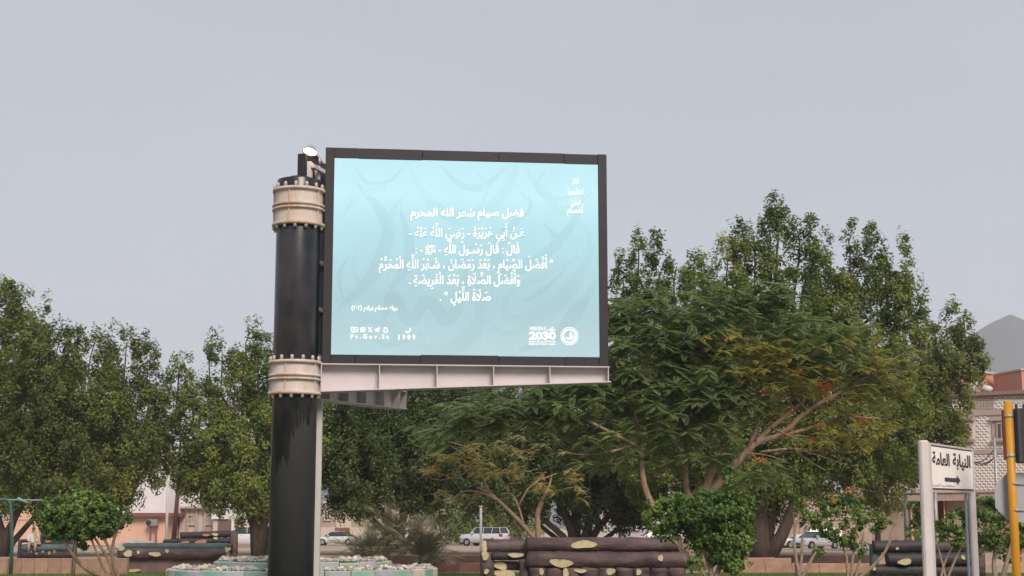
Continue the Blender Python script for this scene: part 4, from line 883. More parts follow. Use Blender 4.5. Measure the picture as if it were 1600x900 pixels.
# ------------------------------------------------------------------ stone ring planter round the pole
def ring():
    cx, cy = at(474, 880, 48).x, 48.1
    root = empty('stone_ring_planter', (cx, cy, 0), 0, 'two-tier round planter with painted kerb blocks and loose white stones round the black pole', 'planter')
    Mg = mat('green_kerb_paint', (.20, .38, .29), .8, col2=(.34, .42, .35), ns=2.5, amt=1, rnd=.12, bump=.2); Mw = mat('white_kerb_paint', (.66, .56, .46), .8, col2=(.50, .44, .40), ns=2, amt=1, rnd=.15, bump=.2)
    Mb = mat('bluish_kerb_paint', (.42, .46, .48), .8, col2=(.35, .37, .38), ns=2, amt=1, rnd=.12, bump=.2)
    Mcore = mat('planter_mortar', (.34, .30, .27), .95, col2=(.22, .19, .17), ns=4, amt=1, bump=.6)
    Ms = [mat('white_stone', (.66, .60, .54), .9, col2=(.48, .42, .38), ns=5, amt=1, rnd=.22, bump=.3), mat('grey_stone', (.36, .33, .32), .9, col2=(.22, .2, .2), ns=5, amt=1, rnd=.2, bump=.3), mat('tan_stone', (.45, .32, .22), .9, ns=5, amt=1, rnd=.2, bump=.3)]
    R1, H1, R2, H2 = 2.72, .60, 4.12, .385
    c = MB(); c.lathe([(R2-.12, 0), (R2-.12, H2 - .03), (R1-.1, H2 - .02), (R1 - .1, H1 - .03), (.3, H1 + .02), (.0, H1 + .02)], 48, close=False); c.build('core', Mcore, root)
    def blocks(Rr, H, n, z0, seed):
        rr = random.Random(seed); b = MB(); dA = 2*math.pi/n; g = .012
        prof = [(Rr-.18, z0), (Rr, z0), (Rr, H-.03), (Rr-.03, H), (Rr-.18, H)]; k = 4
        for i in range(k+1):
            a = g/Rr + (dA - 2*g/Rr) * i/k
            for r_, z in prof: b.v.append((r_*math.cos(a), r_*math.sin(a), z))
        m = len(prof)
        for i in range(k):
            for j in range(m): b.f.append((i*m+j, i*m+(j+1)%m, (i+1)*m+(j+1)%m, (i+1)*m+j)); b.m.append(0); b.sm.append(False)
        b.f.append(tuple(range(m))); b.m.append(0); b.sm.append(False); b.f.append(tuple(k*m+j for j in range(m))[::-1]); b.m.append(0); b.sm.append(False)
        ms = [b.mesh('kerb_block', q) for q in (Mg, Mw, Mb)]
        for i in range(n):
            o = link('kerb_block', ms[0] if i % 2 == 0 else (ms[1] if rr.random() < .65 else ms[2]), root, rot=(rr.gauss(0, .002), rr.gauss(0, .002), dA*i))
            o.scale = (1 + rr.gauss(0, .004),) * 2 + (1 + rr.gauss(0, .02),)
    blocks(R1, H1, 24, H2 - .04, 1); blocks(R2, H2, 34, 0, 2)
    rr = random.Random(12); sm = []
    for mi in range(3):
        for q in range(3):
            bm = bmesh.new(); bmesh.ops.create_icosphere(bm, subdivisions=2, radius=1)
            for v in bm.verts:
                f = 1 + rr.uniform(-.22, .22); v.co *= f; v.co.z *= .62; v.co.x *= rr.choice((1, 1.0, 1.1))
            me = bpy.data.meshes.new('stone'); bm.to_mesh(me); bm.free(); me.materials.append(Ms[mi]); sm.append(me)
    def spot():
        if rr.random() < .52:
            a = rr.uniform(0, 2*math.pi); r_ = R1 - .16 - abs(rr.gauss(0, .5)); r_ = max(r_, .8); return a, r_, H1 + .02
        a = rr.uniform(0, 2*math.pi); return a, rr.uniform(R1 + .08, R2 - .14), H2 + .0
    stuff = MB()
    for i in range(4200):
        a, r_, z = spot(); s_ = rr.uniform(.035, .07) if i >= 280 else rr.uniform(.055, .11)
        if i < 280:
            a = -math.pi/2 + rr.gauss(0, 1.0)
            link('stone', rr.choice(sm[:3] * 3 + sm), root, loc=(r_*math.cos(a), r_*math.sin(a), z + s_*.35 + (rr.random() < .3) * .04), rot=(rr.uniform(-.4, .4), rr.uniform(-.4, .4), rr.uniform(0, 6.28)), scale=(s_, s_ * rr.uniform(.7, 1.1), s_))
        else:
            o = Vector((r_*math.cos(a), r_*math.sin(a), z + s_*.3)); vs = []
            for vx in ((1,0,0),(-1,0,0),(0,1,0),(0,-1,0),(0,0,1),(0,0,-1)): vs.append(o + Vector(vx) * s_ * rr.uniform(.6, 1.1))
            stuff.add(vs, [(0,2,4),(2,1,4),(1,3,4),(3,0,4),(2,0,5),(1,2,5),(3,1,5),(0,3,5)], rr.choice((0,0,0,1,2)))
    tag(stuff.build('gravel', Ms, root), kind='stuff')
ring()
# ------------------------------------------------------------------ faux-log benches
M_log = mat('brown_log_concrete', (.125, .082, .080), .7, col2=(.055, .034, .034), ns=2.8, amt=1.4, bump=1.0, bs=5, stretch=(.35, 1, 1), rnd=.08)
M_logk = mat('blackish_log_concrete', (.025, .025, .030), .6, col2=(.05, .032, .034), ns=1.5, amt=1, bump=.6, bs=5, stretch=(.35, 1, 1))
M_teal = mat('teal_log_paint', (.085, .14, .13), .7, col2=(.055, .065, .065), ns=1.2, amt=1, bump=.5)
M_knot = mat('cream_cut_paint', (.58, .50, .32), .75, col2=(.46, .37, .22), ns=9, amt=.8, bump=.15, rnd=.08)
M_knoto = mat('orange_cut_paint', (.48, .19, .09), .75, col2=(.40, .24, .13), ns=6, amt=.9)
M_panel = mat('brown_bench_panel', (.20, .135, .115), .85, col2=(.13, .085, .075), ns=1.5, amt=1, bump=.4)
from mathutils import noise
def barky(t, ax, r, seed):
    v2 = []
    for v in t.v:
        p = Vector(v); q = p / max(r, .05); q = q - ax * q.dot(ax) * .72 + Vector((seed, seed * .3, 0)); k = noise.fractal(q * .9, 1, 2, 4) * .09 * r
        d = noise.noise_vector(q * .7) * k * 1.6; v2.append(tuple(p + d))
    t.v = v2
def log_bench(Y, logs, posts, knots, label, rest=(), panel=None, seatz=.5):
    xs = [l[0] for l in logs] + [l[2] for l in logs]; base = at((min(xs) + max(xs)) / 2, 850, Y); base.z = 0; s = mpp(Y)
    root = empty('log_bench', base, 0, label, 'bench', 'faux-log concrete benches in the park'); rr = random.Random(int(Y * 10))
    for (x0, y0, x1, y1, r, m, dY) in logs:
        a, b_ = at(x0, y0, Y + dY) - base, at(x1, y1, Y + dY) - base; n = max(5, int((b_ - a).length / .09)); t = MB(); pts = []; rd = []
        for i in range(n):
            p = a.lerp(b_, i/(n-1)); pts.append(p + Vector((0, rr.gauss(0, .006), rr.gauss(0, .005)))); rd.append(r * s * 1.02 * (1 + rr.gauss(0, .02)))
        t.tube(pts, rd, 20, seed=1); barky(t, Vector((1, 0, 0)), r * s, x0); t.build('log', m, root)
    for (x, y0, r, m, dY) in posts:
        a = at(x, y0, Y + dY) - base; n = 5; t = MB()
        t.tube([(a.x, a.y, -.02)] + [(a.x + rr.gauss(0, .004), a.y, a.z * (i+1) / n) for i in range(n)], [r * s * (1 + rr.gauss(0, .03)) for i in range(n+1)], 16, seed=1); barky(t, Vector((0, 0, 1)), r * s, x); t.build('upright_log', m, root)
    for (x, y, rx, ry, m, dY) in knots:
        c = at(x, y, Y + dY) - base; b = MB(); n = 16; vs = []
        for rad, dep in ((1.0, .03), (1.0, -.008), (.90, -.020), (0.86, -.012)):
            for i in range(n): 
                a = 2*math.pi*i/n; k = (1 + .12 * math.sin(2*a + x) + .09 * math.sin(3*a + y) + .05 * math.sin(5*a + x*y)) * rad
                vs.append((c.x + rx*s*k*math.cos(a), c.y + dep, c.z + ry*s*k*math.sin(a)))
        b.add(vs, [(j*n+i, j*n+(i+1)%n, (j+1)*n+(i+1)%n, (j+1)*n+i) for j in range(3) for i in range(n)] + [tuple(range(3*n, 4*n))]); b.build('knot', m, root)
    for (x0, x1, y0, y1, d0, d1, m, nm) in rest:
        a = at(x0, y1, Y + d0) - base; c = at(x1, y0, Y + d0) - base
        MB().box(a.x, c.x, d0, d1, max(a.z, 0) if y1 < 1000 else 0, c.z, c=.015).build(nm, m, root)
    return root
Kc, Ko = M_knot, M_knoto
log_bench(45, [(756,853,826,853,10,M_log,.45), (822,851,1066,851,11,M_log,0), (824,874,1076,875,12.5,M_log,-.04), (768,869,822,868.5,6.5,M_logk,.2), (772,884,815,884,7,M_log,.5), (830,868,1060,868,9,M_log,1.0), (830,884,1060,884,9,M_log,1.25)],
          [(761,862,11,M_log,.3), (819,874,7.5,M_log,.1)] + [(840 + i*27, 887, 14.6, M_log, .02) for i in range(9)],
          [(757,853,4,9,Kc,.14), (758,868,6,7,Kc,.04), (760,893,4,4,Kc,.02), (782,884,10,6.5,Kc,.30), (789,897,17,6,Kc,.30), (806,867.5,11,4,Kc,.03), (912,851,18,6.5,Kc,-.22), (877,880,18.5,6,Kc,-.28), (1032,872,4,5.5,Kc,-.29), (846,893,4,5,Kc,-.25), (884,895,5,7,Kc,-.25), (907,892,9,3.5,Kc,-.25), (954,893,8,4.5,Kc,-.25), (998,894,4.5,4.5,Kc,-.25)],
          'front brown log bench with large cream cut spots, partly behind the clipped bush', [(835,1055,889,895,1.35,2.1,M_log,'seat')])
log_bench(57, [(188,865,352,865,8.7,M_log,0), (192,853.5,356,853.5,5,M_teal,.05)], [(189,860,6,M_log,.1), (345,868,6,M_log,.4)],
          [(190,857,4,4.2,Kc,-.18), (200,865,7,4.8,Kc,-.24), (216,863,2,3.6,Kc,-.25), (242,866,9.5,3.4,Kc,-.24), (261,861,3,3,Kc,-.24), (354,859,3,4.4,Kc,-.12), (208,891.5,11,2.6,Kc,-.02), (343,877,6.5,2.2,Kc,-.05)],
          'low brown log bench with a teal top edge left of the black pole', [(194,341,873,1001,.05,.5,M_panel,'base_panel')])
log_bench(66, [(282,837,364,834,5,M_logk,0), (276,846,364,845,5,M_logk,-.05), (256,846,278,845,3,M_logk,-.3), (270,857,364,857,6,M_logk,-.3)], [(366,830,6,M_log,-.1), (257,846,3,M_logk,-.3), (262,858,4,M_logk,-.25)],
          [(322,836,5.5,2.2,Ko,-.16), (336,835,5,2.2,Kc,-.16), (314,847,9,3.6,Ko,-.22), (289,848,6,2.8,Ko,-.22), (356,855,5,5.5,Kc,-.5), (337,841,4,2,Kc,-.2)],
          'blackish log bench with orange spots behind the teal-edged bench', [(270,362,851,854,-.6,-.1,M_logk,'seat')])
log_bench(80, [(34,845,50,845,2.6,M_logk,0), (35,856,116,856,5,M_teal,-.2), (34,866,116,866,6,M_logk,-.15), (68,838,120,839,5,M_logk,.5), (68,848,120,848,5,M_logk,.45)], [(31.5,843,3,M_logk,0), (118,843,3,M_logk,0), (66,836,3,M_logk,.5)],
          [(76,845,4.5,3,Ko,.25), (57,865,1.6,1.6,Kc,-.36), (67,862,1.4,1.4,Kc,-.36), (49,862,1.2,1.2,Kc,-.36), (77,864,1.6,3,Ko,-.36), (33.5,863,1.2,4,Kc,-.1), (85,862,1.4,2.4,Ko,-.36)],
          'dark log bench with a person on it behind the block kerb, far left', [(36,116,850,853,-.3,.6,M_teal,'seat')])
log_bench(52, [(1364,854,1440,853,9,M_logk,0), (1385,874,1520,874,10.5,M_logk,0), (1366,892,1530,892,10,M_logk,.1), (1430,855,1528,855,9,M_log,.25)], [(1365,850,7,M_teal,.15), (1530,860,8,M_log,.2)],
          [(1402,857,2.3,2.3,Kc,-.22), (1414,878,10,5,Kc,-.26), (1366,888,2.6,4,Kc,-.16), (1505,871,3.2,3.6,Kc,-.25)],
          'dark log bench with one big cream spot behind the white road sign posts')

# ------------------------------------------------------------------ kerb walls of blocks
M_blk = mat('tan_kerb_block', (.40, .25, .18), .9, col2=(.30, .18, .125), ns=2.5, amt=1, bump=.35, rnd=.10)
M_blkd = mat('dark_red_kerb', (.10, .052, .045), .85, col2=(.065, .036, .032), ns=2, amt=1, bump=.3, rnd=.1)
M_blkr = mat('red_brown_kerb_block', (.22, .12, .09), .9, col2=(.15, .08, .06), ns=2, amt=1, bump=.3, rnd=.1)
def kerb(px0, px1, Y, h, dep, m, label, bl=.5, seed=1):
    a = at(px0, 860, Y); b = at(px1, 860, Y); root = empty('kerb_wall', (a.x, Y, 0), 0, label, 'kerb wall', 'low block kerbs between lawn and trees'); n = max(1, int(round((b.x - a.x) / bl))); L = (b.x - a.x) / n
    me = MB().box(.006, L - .006, 0, dep, -.02, h, c=.012).mesh('block', m); rr = random.Random(seed)
    MB().box(.01, b.x - a.x - .01, .03, dep - .03, -.01, h - .03).build('mortar', M_blkr, root)
    for i in range(n): link('block', me, root, loc=(i*L, rr.gauss(0, .006), rr.gauss(0, .004)), rot=(0, 0, rr.gauss(0, .004)))
kerb(-90, 200, 55, .55, .3, M_blk, 'tan block kerb wall running in from the left edge below the far bench', .47)
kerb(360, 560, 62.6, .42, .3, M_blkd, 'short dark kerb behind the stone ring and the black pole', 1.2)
kerb(560, 756, 58, .34, .3, M_blkr, 'reddish kerb wall behind the lawn between the palms and the log bench', .9)
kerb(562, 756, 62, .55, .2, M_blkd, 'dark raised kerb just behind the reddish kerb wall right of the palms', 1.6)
kerb(1150, 1236, 60, .48, .4, M_blk, 'tan stepped kerb at the foot of the forked tree trunk', 1.1)
kerb(1110, 1364, 57.5, .33, .25, M_blk, 'low tan kerb wall edging the lawn behind the flowering bush', 1.0)
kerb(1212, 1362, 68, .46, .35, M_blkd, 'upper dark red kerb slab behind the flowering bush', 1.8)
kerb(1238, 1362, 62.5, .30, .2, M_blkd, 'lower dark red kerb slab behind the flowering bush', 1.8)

# ------------------------------------------------------------------ person on the far left bench
def person():
    Y = 79.6; c = at(51.5, 851, Y); hz = c.z + .06
    root = empty('person', (c.x, c.y, 0), math.radians(12), 'person in a white shirt with a tan shawl sitting on the far left bench', 'person')
    skin = mat('skin', (.22, .12, .08), .6, ns=8, amt=.3); V = []; E = []; Rd = []
    def v(x, y, z, r, p=None):
        V.append((x, y, z)); Rd.append(r); i = len(V) - 1
        if p is not None: E.append((p, i))
        return i
    pel = v(0, 0, hz, .14); sp = v(0, .02, hz + .2, .13, pel); ch = v(0, .03, hz + .40, .155, sp); nk = v(0, .01, hz + .54, .06, ch); h0 = v(0, -.01, hz + .62, .075, nk); h1 = v(0, -.01, hz + .72, .10, h0); v(0, 0, hz + .80, .075, h1)
    v(0, -.105, hz + .68, .018, h1)
    for sg in (-1, 1):
        v(sg * .085, .0, hz + .70, .018, h1)
        hp = v(sg * .10, -.02, hz - .01, .10, pel); kn = v(sg * .15, -.45, hz + .0, .065, hp); an = v(sg * .15, -.46, hz - .42, .042, kn); v(sg * .15, -.62, hz - .47, .035, an)
        sh = v(sg * .19, .03, hz + .46, .065, ch); el = v(sg * .25, -.05, hz + .20, .045, sh); wr = v(sg * .16, -.27, hz + .12, .030, el); pm = v(sg * .15, -.34, hz + .11, .034, wr)
        for q in range(4): f1 = v(sg * (.12 + .018 * q), -.40, hz + .105, .010, pm); v(sg * (.12 + .018 * q), -.43 - .008 * (q in (1, 2)), hz + .085, .008, f1)
        v(sg * .11, -.35, hz + .10, .010, pm)
    me = bpy.data.meshes.new('body'); me.from_pydata(V, E, []); me.materials.append(skin); o = link('body', me, root); md = o.modifiers.new('s', 'SKIN')
    for i, q in enumerate(me.skin_vertices[0].data): q.radius = (Rd[i], Rd[i]); q.use_root = i == 0
    sb = o.modifiers.new('u', 'SUBSURF'); sb.levels = 1; sb.render_levels = 1
    def loft(rings, n=14):
        b = MB(); vs = [(cx + rx*math.cos(2*math.pi*k/n), cy + ry*math.sin(2*math.pi*k/n), z) for cx, cy, z, rx, ry in rings for k in range(n)]
        b.add(vs, [(i*n+k, i*n+(k+1)%n, (i+1)*n+(k+1)%n, (i+1)*n+k) for i in range(len(rings)-1) for k in range(n)] + [tuple(range(n))[::-1], tuple(range((len(rings)-1)*n, len(rings)*n))], 0, True); return b
    ws = mat('white_shirt', (.62, .60, .62), .8, ns=4, amt=.3); b = loft([(0, -.01, hz - .10, .20, .17), (0, 0, hz + .05, .19, .16), (0, .02, hz + .22, .18, .145), (0, .03, hz + .42, .215, .15), (0, .02, hz + .51, .15, .10), (0, .01, hz + .545, .07, .065)])
    for sg in (-1, 1): b.tube([(sg*.17, .03, hz+.47), (sg*.225, .0, hz+.33), (sg*.252, -.05, hz+.20), (sg*.20, -.18, hz+.15), (sg*.17, -.26, hz+.125)], [.085, .075, .065, .055, .05], 10)
    b.build('shirt', ws, root)
    b = MB()
    for sg in (-1, 1): b.tube([(sg*.09, .02, hz+.0), (sg*.12, -.2, hz+.01), (sg*.15, -.45, hz+.01), (sg*.155, -.475, hz-.08), (sg*.15, -.46, hz-.38)], [.125, .11, .085, .08, .065], 10)
    b.build('trousers', mat('tan_trousers', (.36, .27, .20), .85, ns=4, amt=.4), root)
    sw = MB(); sw.prism([(-.02, hz+.60), (.08, hz+.62), (.20, hz+.45), (.34, hz+.16), (.40, hz-.04), (.12, hz-.04), (.06, hz+.2)], -.16, .13); sw.build('shawl', mat('tan_shawl', (.46, .32, .20), .9, ns=6, amt=.5), root)
    hb = MB(); hb.lathe([(.045, .835), (.095, .80), (.112, .73), (.104, .66), (.08, .60)], 14, o=(0, .015, hz - .0), close=True); hb.v = [(x, y + (.012 if z > hz + .62 else 0), z) for x, y, z in hb.v]
    hb = MB(); n = 12
    vs = [(.104*math.sin(t)*math.cos(a), .012 + .11*math.sin(t)*math.sin(a), hz + .725 + .105*math.cos(t)) for t in (0.05, .5, 1.0, 1.4) for a in [2*math.pi*k/n for k in range(n)]]
    hb.add(vs, [(i*n+k, i*n+(k+1)%n, (i+1)*n+(k+1)%n, (i+1)*n+k) for i in range(3) for k in range(n)], 0, True); hb.build('hair', mat('dark_hair', (.05, .028, .02), .7), root)
person()

# ------------------------------------------------------------------ swing frame, posts
M_green = mat('green_pipe_paint', (.05, .13, .11), .45, col2=(.035, .09, .08), ns=3, amt=1)
M_greenl = mat('pale_teal_pipe_paint', (.22, .36, .36), .45, col2=(.15, .27, .27), ns=3, amt=1)
def swing():
    Y = 54.5; s = mpp(Y); base = at(17.5, 880, Y); base.z = 0; root = empty('swing_frame', base, 0, 'green pipe swing frame with a curved corner at the left edge', 'swing frame'); g = lambda x, y, d=0: at(x, y, Y + d) - base
    p = g(17.5, 800); pts = [(0, 0, -.02), (0, 0, p.z * .5), (p.x, 0, p.z)] + [g(17 - 6.5*(1-math.cos(a)) , 795 - 14*math.sin(a)) for a in np.linspace(.3, 1.57, 6)] + [g(-40, 781), g(-90, 781)]
    MB().tube(pts, 2.7 * s, 12).build('post', M_green, root)
    MB().tube([g(-90, 779.3, -.15), g(80, 782.0, .1), g(118, 783, .3)], 1.3 * s, 10).build('top_bar', M_greenl, root)
    q = g(118, 783, .3); MB().tube([q, (q.x, q.y, -.02)], 1.3 * s, 10).build('post', M_green, root)
    MB().tube([g(27, 778.4, -.2), g(30, 780, -.2), g(44, 786, -.2)], [1.8*s, 2.6*s, 1.2*s], 10).build('joint_sleeve', M_greenl, root)
swing()
def post(px, ytop, Y, r, m, label, nm='post', cat='post', cap=True, lean=0.0, group=None, r1=None):
    p = at(px, ytop, Y); base = Vector((p.x, Y, 0)); root = empty(nm, base, 0, label, cat, group)
    MB().tube([(-lean, 0, -.05), (-lean * .5, 0, p.z * .5), (0, 0, p.z)], [r, ((r1 or r) + r) / 2, r1 or r], 12).build('shaft', m, root)
    if cap: MB().box(-r*1.6, r*1.6, -r*1.6, r*1.6, p.z, p.z + .05).build('cap', m, root)
M_galv = mat('galvanised_steel', (.40, .41, .42), .45, metal=.3, col2=(.30, .31, .32), ns=3, amt=1)
M_wpost = mat('white_post_paint', (.62, .58, .56), .5, col2=(.50, .47, .46), ns=2, amt=.8)
post(751.5, 792, 70, .055, M_wpost, 'thin white post left of the log bench in front of the off-roader')
post(1219, 824, 135, .14, M_galv, 'stout grey post in front of the white saloon by the forked trunk', cap=False)
post(280.5, 735, 108, .19, mat('brown_pole', (.13, .055, .055), .7, ns=1), 'leaning brown utility pole in front of the white house', 'utility_pole', 'pole', False, .28, r1=.12)
post(1553.5, 684, 84, .075, M_galv, 'slim grey utility pole with wires behind the yellow post', 'utility_pole', 'pole', False)
post(265, 690, 150, .14, M_wpost, 'tall pale pole at the corner of the ribbed white building', 'utility_pole', 'pole', False)
post(1413.5, 762, 96, .13, M_galv, 'grey steel post left of the white sign in front of the studded building', 'gate_post', 'post', False)
post(1460, 765, 95, .15, M_galv, 'grey steel post seen just below the white sign board', 'gate_post', 'post', False)
wr = MB(); a_ = at(1553.5, 702, 84)
for q in ((1520, 722, 84), (1521, 724, 85), (1519, 720, 84)):
    b_ = at(*q); wr.tube([a_.lerp(b_, t) - Vector((0, 0, .25 * math.sin(math.pi * t))) for t in np.linspace(0, 1, 6)], .028, 5); a_ = at(1553.5, 715, 84)
tag(wr.build('wires', M_dark), 'dark sagging wires tied to the slim grey pole', 'wires')

# ------------------------------------------------------------------ white direction sign
def road_sign():
    YL, YR = 22.0, 23.5; a = at(1449, 700, YL); b = at(1519.5, 705, YR); pl = Plane(a, b); base = Vector((a.x, a.y, 0)); kw = pl.kw(base)
    root = empty('road_sign', base, 0, 'white Arabic direction sign with a right arrow on two pale posts', 'sign')
    x0, zt = 0, pl.loc(1449, 691)[1]; zb = pl.loc(1454, 768)[1]; x1 = pl.w; z1t = pl.loc(1519, 701)[1]; z1b = pl.loc(1522, 770)[1]
    M_edge = mat('sign_frame_paint', (.52, .48, .46), .5, ns=2, amt=.3); M_face = mat('sign_face', (.86, .82, .78), .45, col2=(.80, .75, .70), ns=1.5, amt=.6); M_ink = mat('sign_ink', (.045, .03, .05), .5, ns=4, amt=.4)
    f = MB(); f.prism([(x0, zb), (x1, z1b), (x1, z1t), (x0, zt)], 0, .06); f.build('frame', M_edge, root, **kw)
    i = .05; f = MB(); f.prism([(x0+i, zb+i*.6), (x1-i, z1b+i*.6), (x1-i, z1t-i*.5), (x0+i, zt-i*.5)], -.006, .0); bo = f.build('board', M_face, root, **kw)
    lf = lambda t, z0, z1: z0 + (z1 - z0) * t
    for (za, zc) in ((zt - .028, z1t - .028), (zb + .052, z1b + .052)):
        s = MB(); s.prism([(x0+.055, za-.022), (x1-.055, zc-.022), (x1-.055, zc), (x0+.055, za)], -.0085, -.0065); s.build('border_line', M_ink, bo)
    def put(txt, xa, xb, ya, yb, em, off): 
        V, Fc = rtl(txt, off); place_text(pl, 'lettering', (V, Fc), xa, xb, ya, em, M_ink, base, bo, -.012, yb)
    put('النيابة', 1488, 1515.5, 727.5, 731, 26, .03); put('العامة', 1456, 1483, 724.5, 728, 26, .03)
    put('لمحافظة وحدة المدينة', 1456, 1491, 759.5, 761, 5, .0)
    flat(pl, 'arrow', [[(1475,746),(1494,747.4),(1494,742.8),(1499.5,751),(1494.5,758.5),(1494.5,753.8),(1475.3,752)]], M_ink, bo, -.0125)
    for px, Y, r in ((1444.5, YL - .06, .068), (1517.5, YR + .02, .050)):
        c = at(px, 692, Y) - base
        zt_ = at(1444, 688, YL).z if px < 1500 else z1t - .02
        p = MB(); p.box(c.x - r, c.x + r, c.y + (.0 if px < 1500 else .05), c.y + 2*r + (.0 if px < 1500 else .05), -.02, zt_, c=r * .35); po = p.build('post', M_wpost, root)
    c = at(1453, 692, YL) - base; MB().box(c.x - .012, c.x + .018, .02, .08, -.02, zt - .01).build('channel', M_edge, root)
    c = at(1511.5, 770, YR) - base; MB().box(c.x - .014, c.x + .014, c.y + .08, c.y + .13, -.02, z1b + .3).build('channel', mat('bluish_channel', (.30, .33, .38), .5), root)
road_sign()

# ------------------------------------------------------------------ yellow traffic signal post
def signal():
    Y = 22; base = at(1581.5, 760, Y); base.z = 0; M_y = mat('yellow_post_paint', (.62, .30, .018), .45, col2=(.46, .22, .02), ns=1.5, amt=.7); M_k = mat('signal_black', (.022, .022, .026), .5, col2=(.035, .034, .038), ns=2)
    root = empty('traffic_signal', base, 0, 'yellow post carrying a black traffic signal seen from behind at the right edge', 'traffic signal'); zt = at(1573, 627, Y).z
    MB().tube([(0, 0, -.02), (0, 0, zt * .5), (0, 0, zt)], .060, 20).build('post', M_y, root)
    MB().box(-.16, .42, -.02, .02, zt + .002, zt + .018).build('top_strip', M_galv, root)
    g = lambda x, y, d=0: at(x, y, Y + d) - base
    a = g(1584, 724, -.05); b = g(1584, 638, -.05)
    pb = MB(); pb.box(.066, .52, -.10, .02, a.z, b.z, c=.02); hd = pb.build('housing', M_k, root)
    MB().box(.078, .135, -.135, -.102, a.z + .01, b.z - .01, c=.01).build('hinge_cover', mat('signal_grey', (.05, .05, .062), .5), hd)
    for i in range(3):
        z = a.z + (b.z - a.z) * (i + .5) / 3; v = MB(); v.lathe([(.10, 0), (.105, .20)], 20, close=False); M4 = Matrix.Translation((.29, .03, z)) @ Matrix.Rotation(-math.pi/2, 4, 'X'); v.v = [tuple(M4 @ Vector(q)) for q in v.v]; v.build('visor', M_k, hd)
    for x in (.09, .20, .30): MB().box(x, x + .025, -.06, -.02, b.z + .001, b.z + .06).build('mounting_tab', M_k, hd)
    MB().box(-.085, -.066, -.01, .05, a.z + .05, b.z - .02).build('side_strip', mat('dark_red_strip', (.16, .02, .02), .5), root)
    for y in (650, 712): z = g(1580, y).z; MB().lathe([(.064, z - .02), (.068, z - .02), (.068, z + .02), (.064, z + .02)], 20, close=False).build('clamp', M_galv, root)
signal()
def stop_back():
    Y = 22.14; c = at(1591.5, 777, Y); root = empty('stop_sign', c, math.radians(6), 'grey back of an octagonal sign strapped to the yellow post', 'sign'); r = 37.5 * mpp(Y) / math.cos(math.pi / 8)
    b = MB(); b.prism([(r*math.cos(math.pi/8 + i*math.pi/4), r*math.sin(math.pi/8 + i*math.pi/4)) for i in range(8)], 0, .006); b.build('plate', mat('aluminium_sheet', (.36, .38, .41), .5, metal=.25, col2=(.31, .33, .36), ns=1.5, amt=.7), root)
    for y in (756, 797):
        z = at(1588, y, Y).z - c.z; MB().box(-.13, .22, -.03, -.002, z - .012, z + .012, c=.003).build('rail', M_galv, root); h = MB(); h.lathe([(.062, z - .014), (.066, z - .014), (.066, z + .014), (.062, z + .014)], 20, close=False, o=(at(1583.2, 760, 22).x - c.x, -.14, 0)); h.build('clamp', M_galv, root)
stop_back()

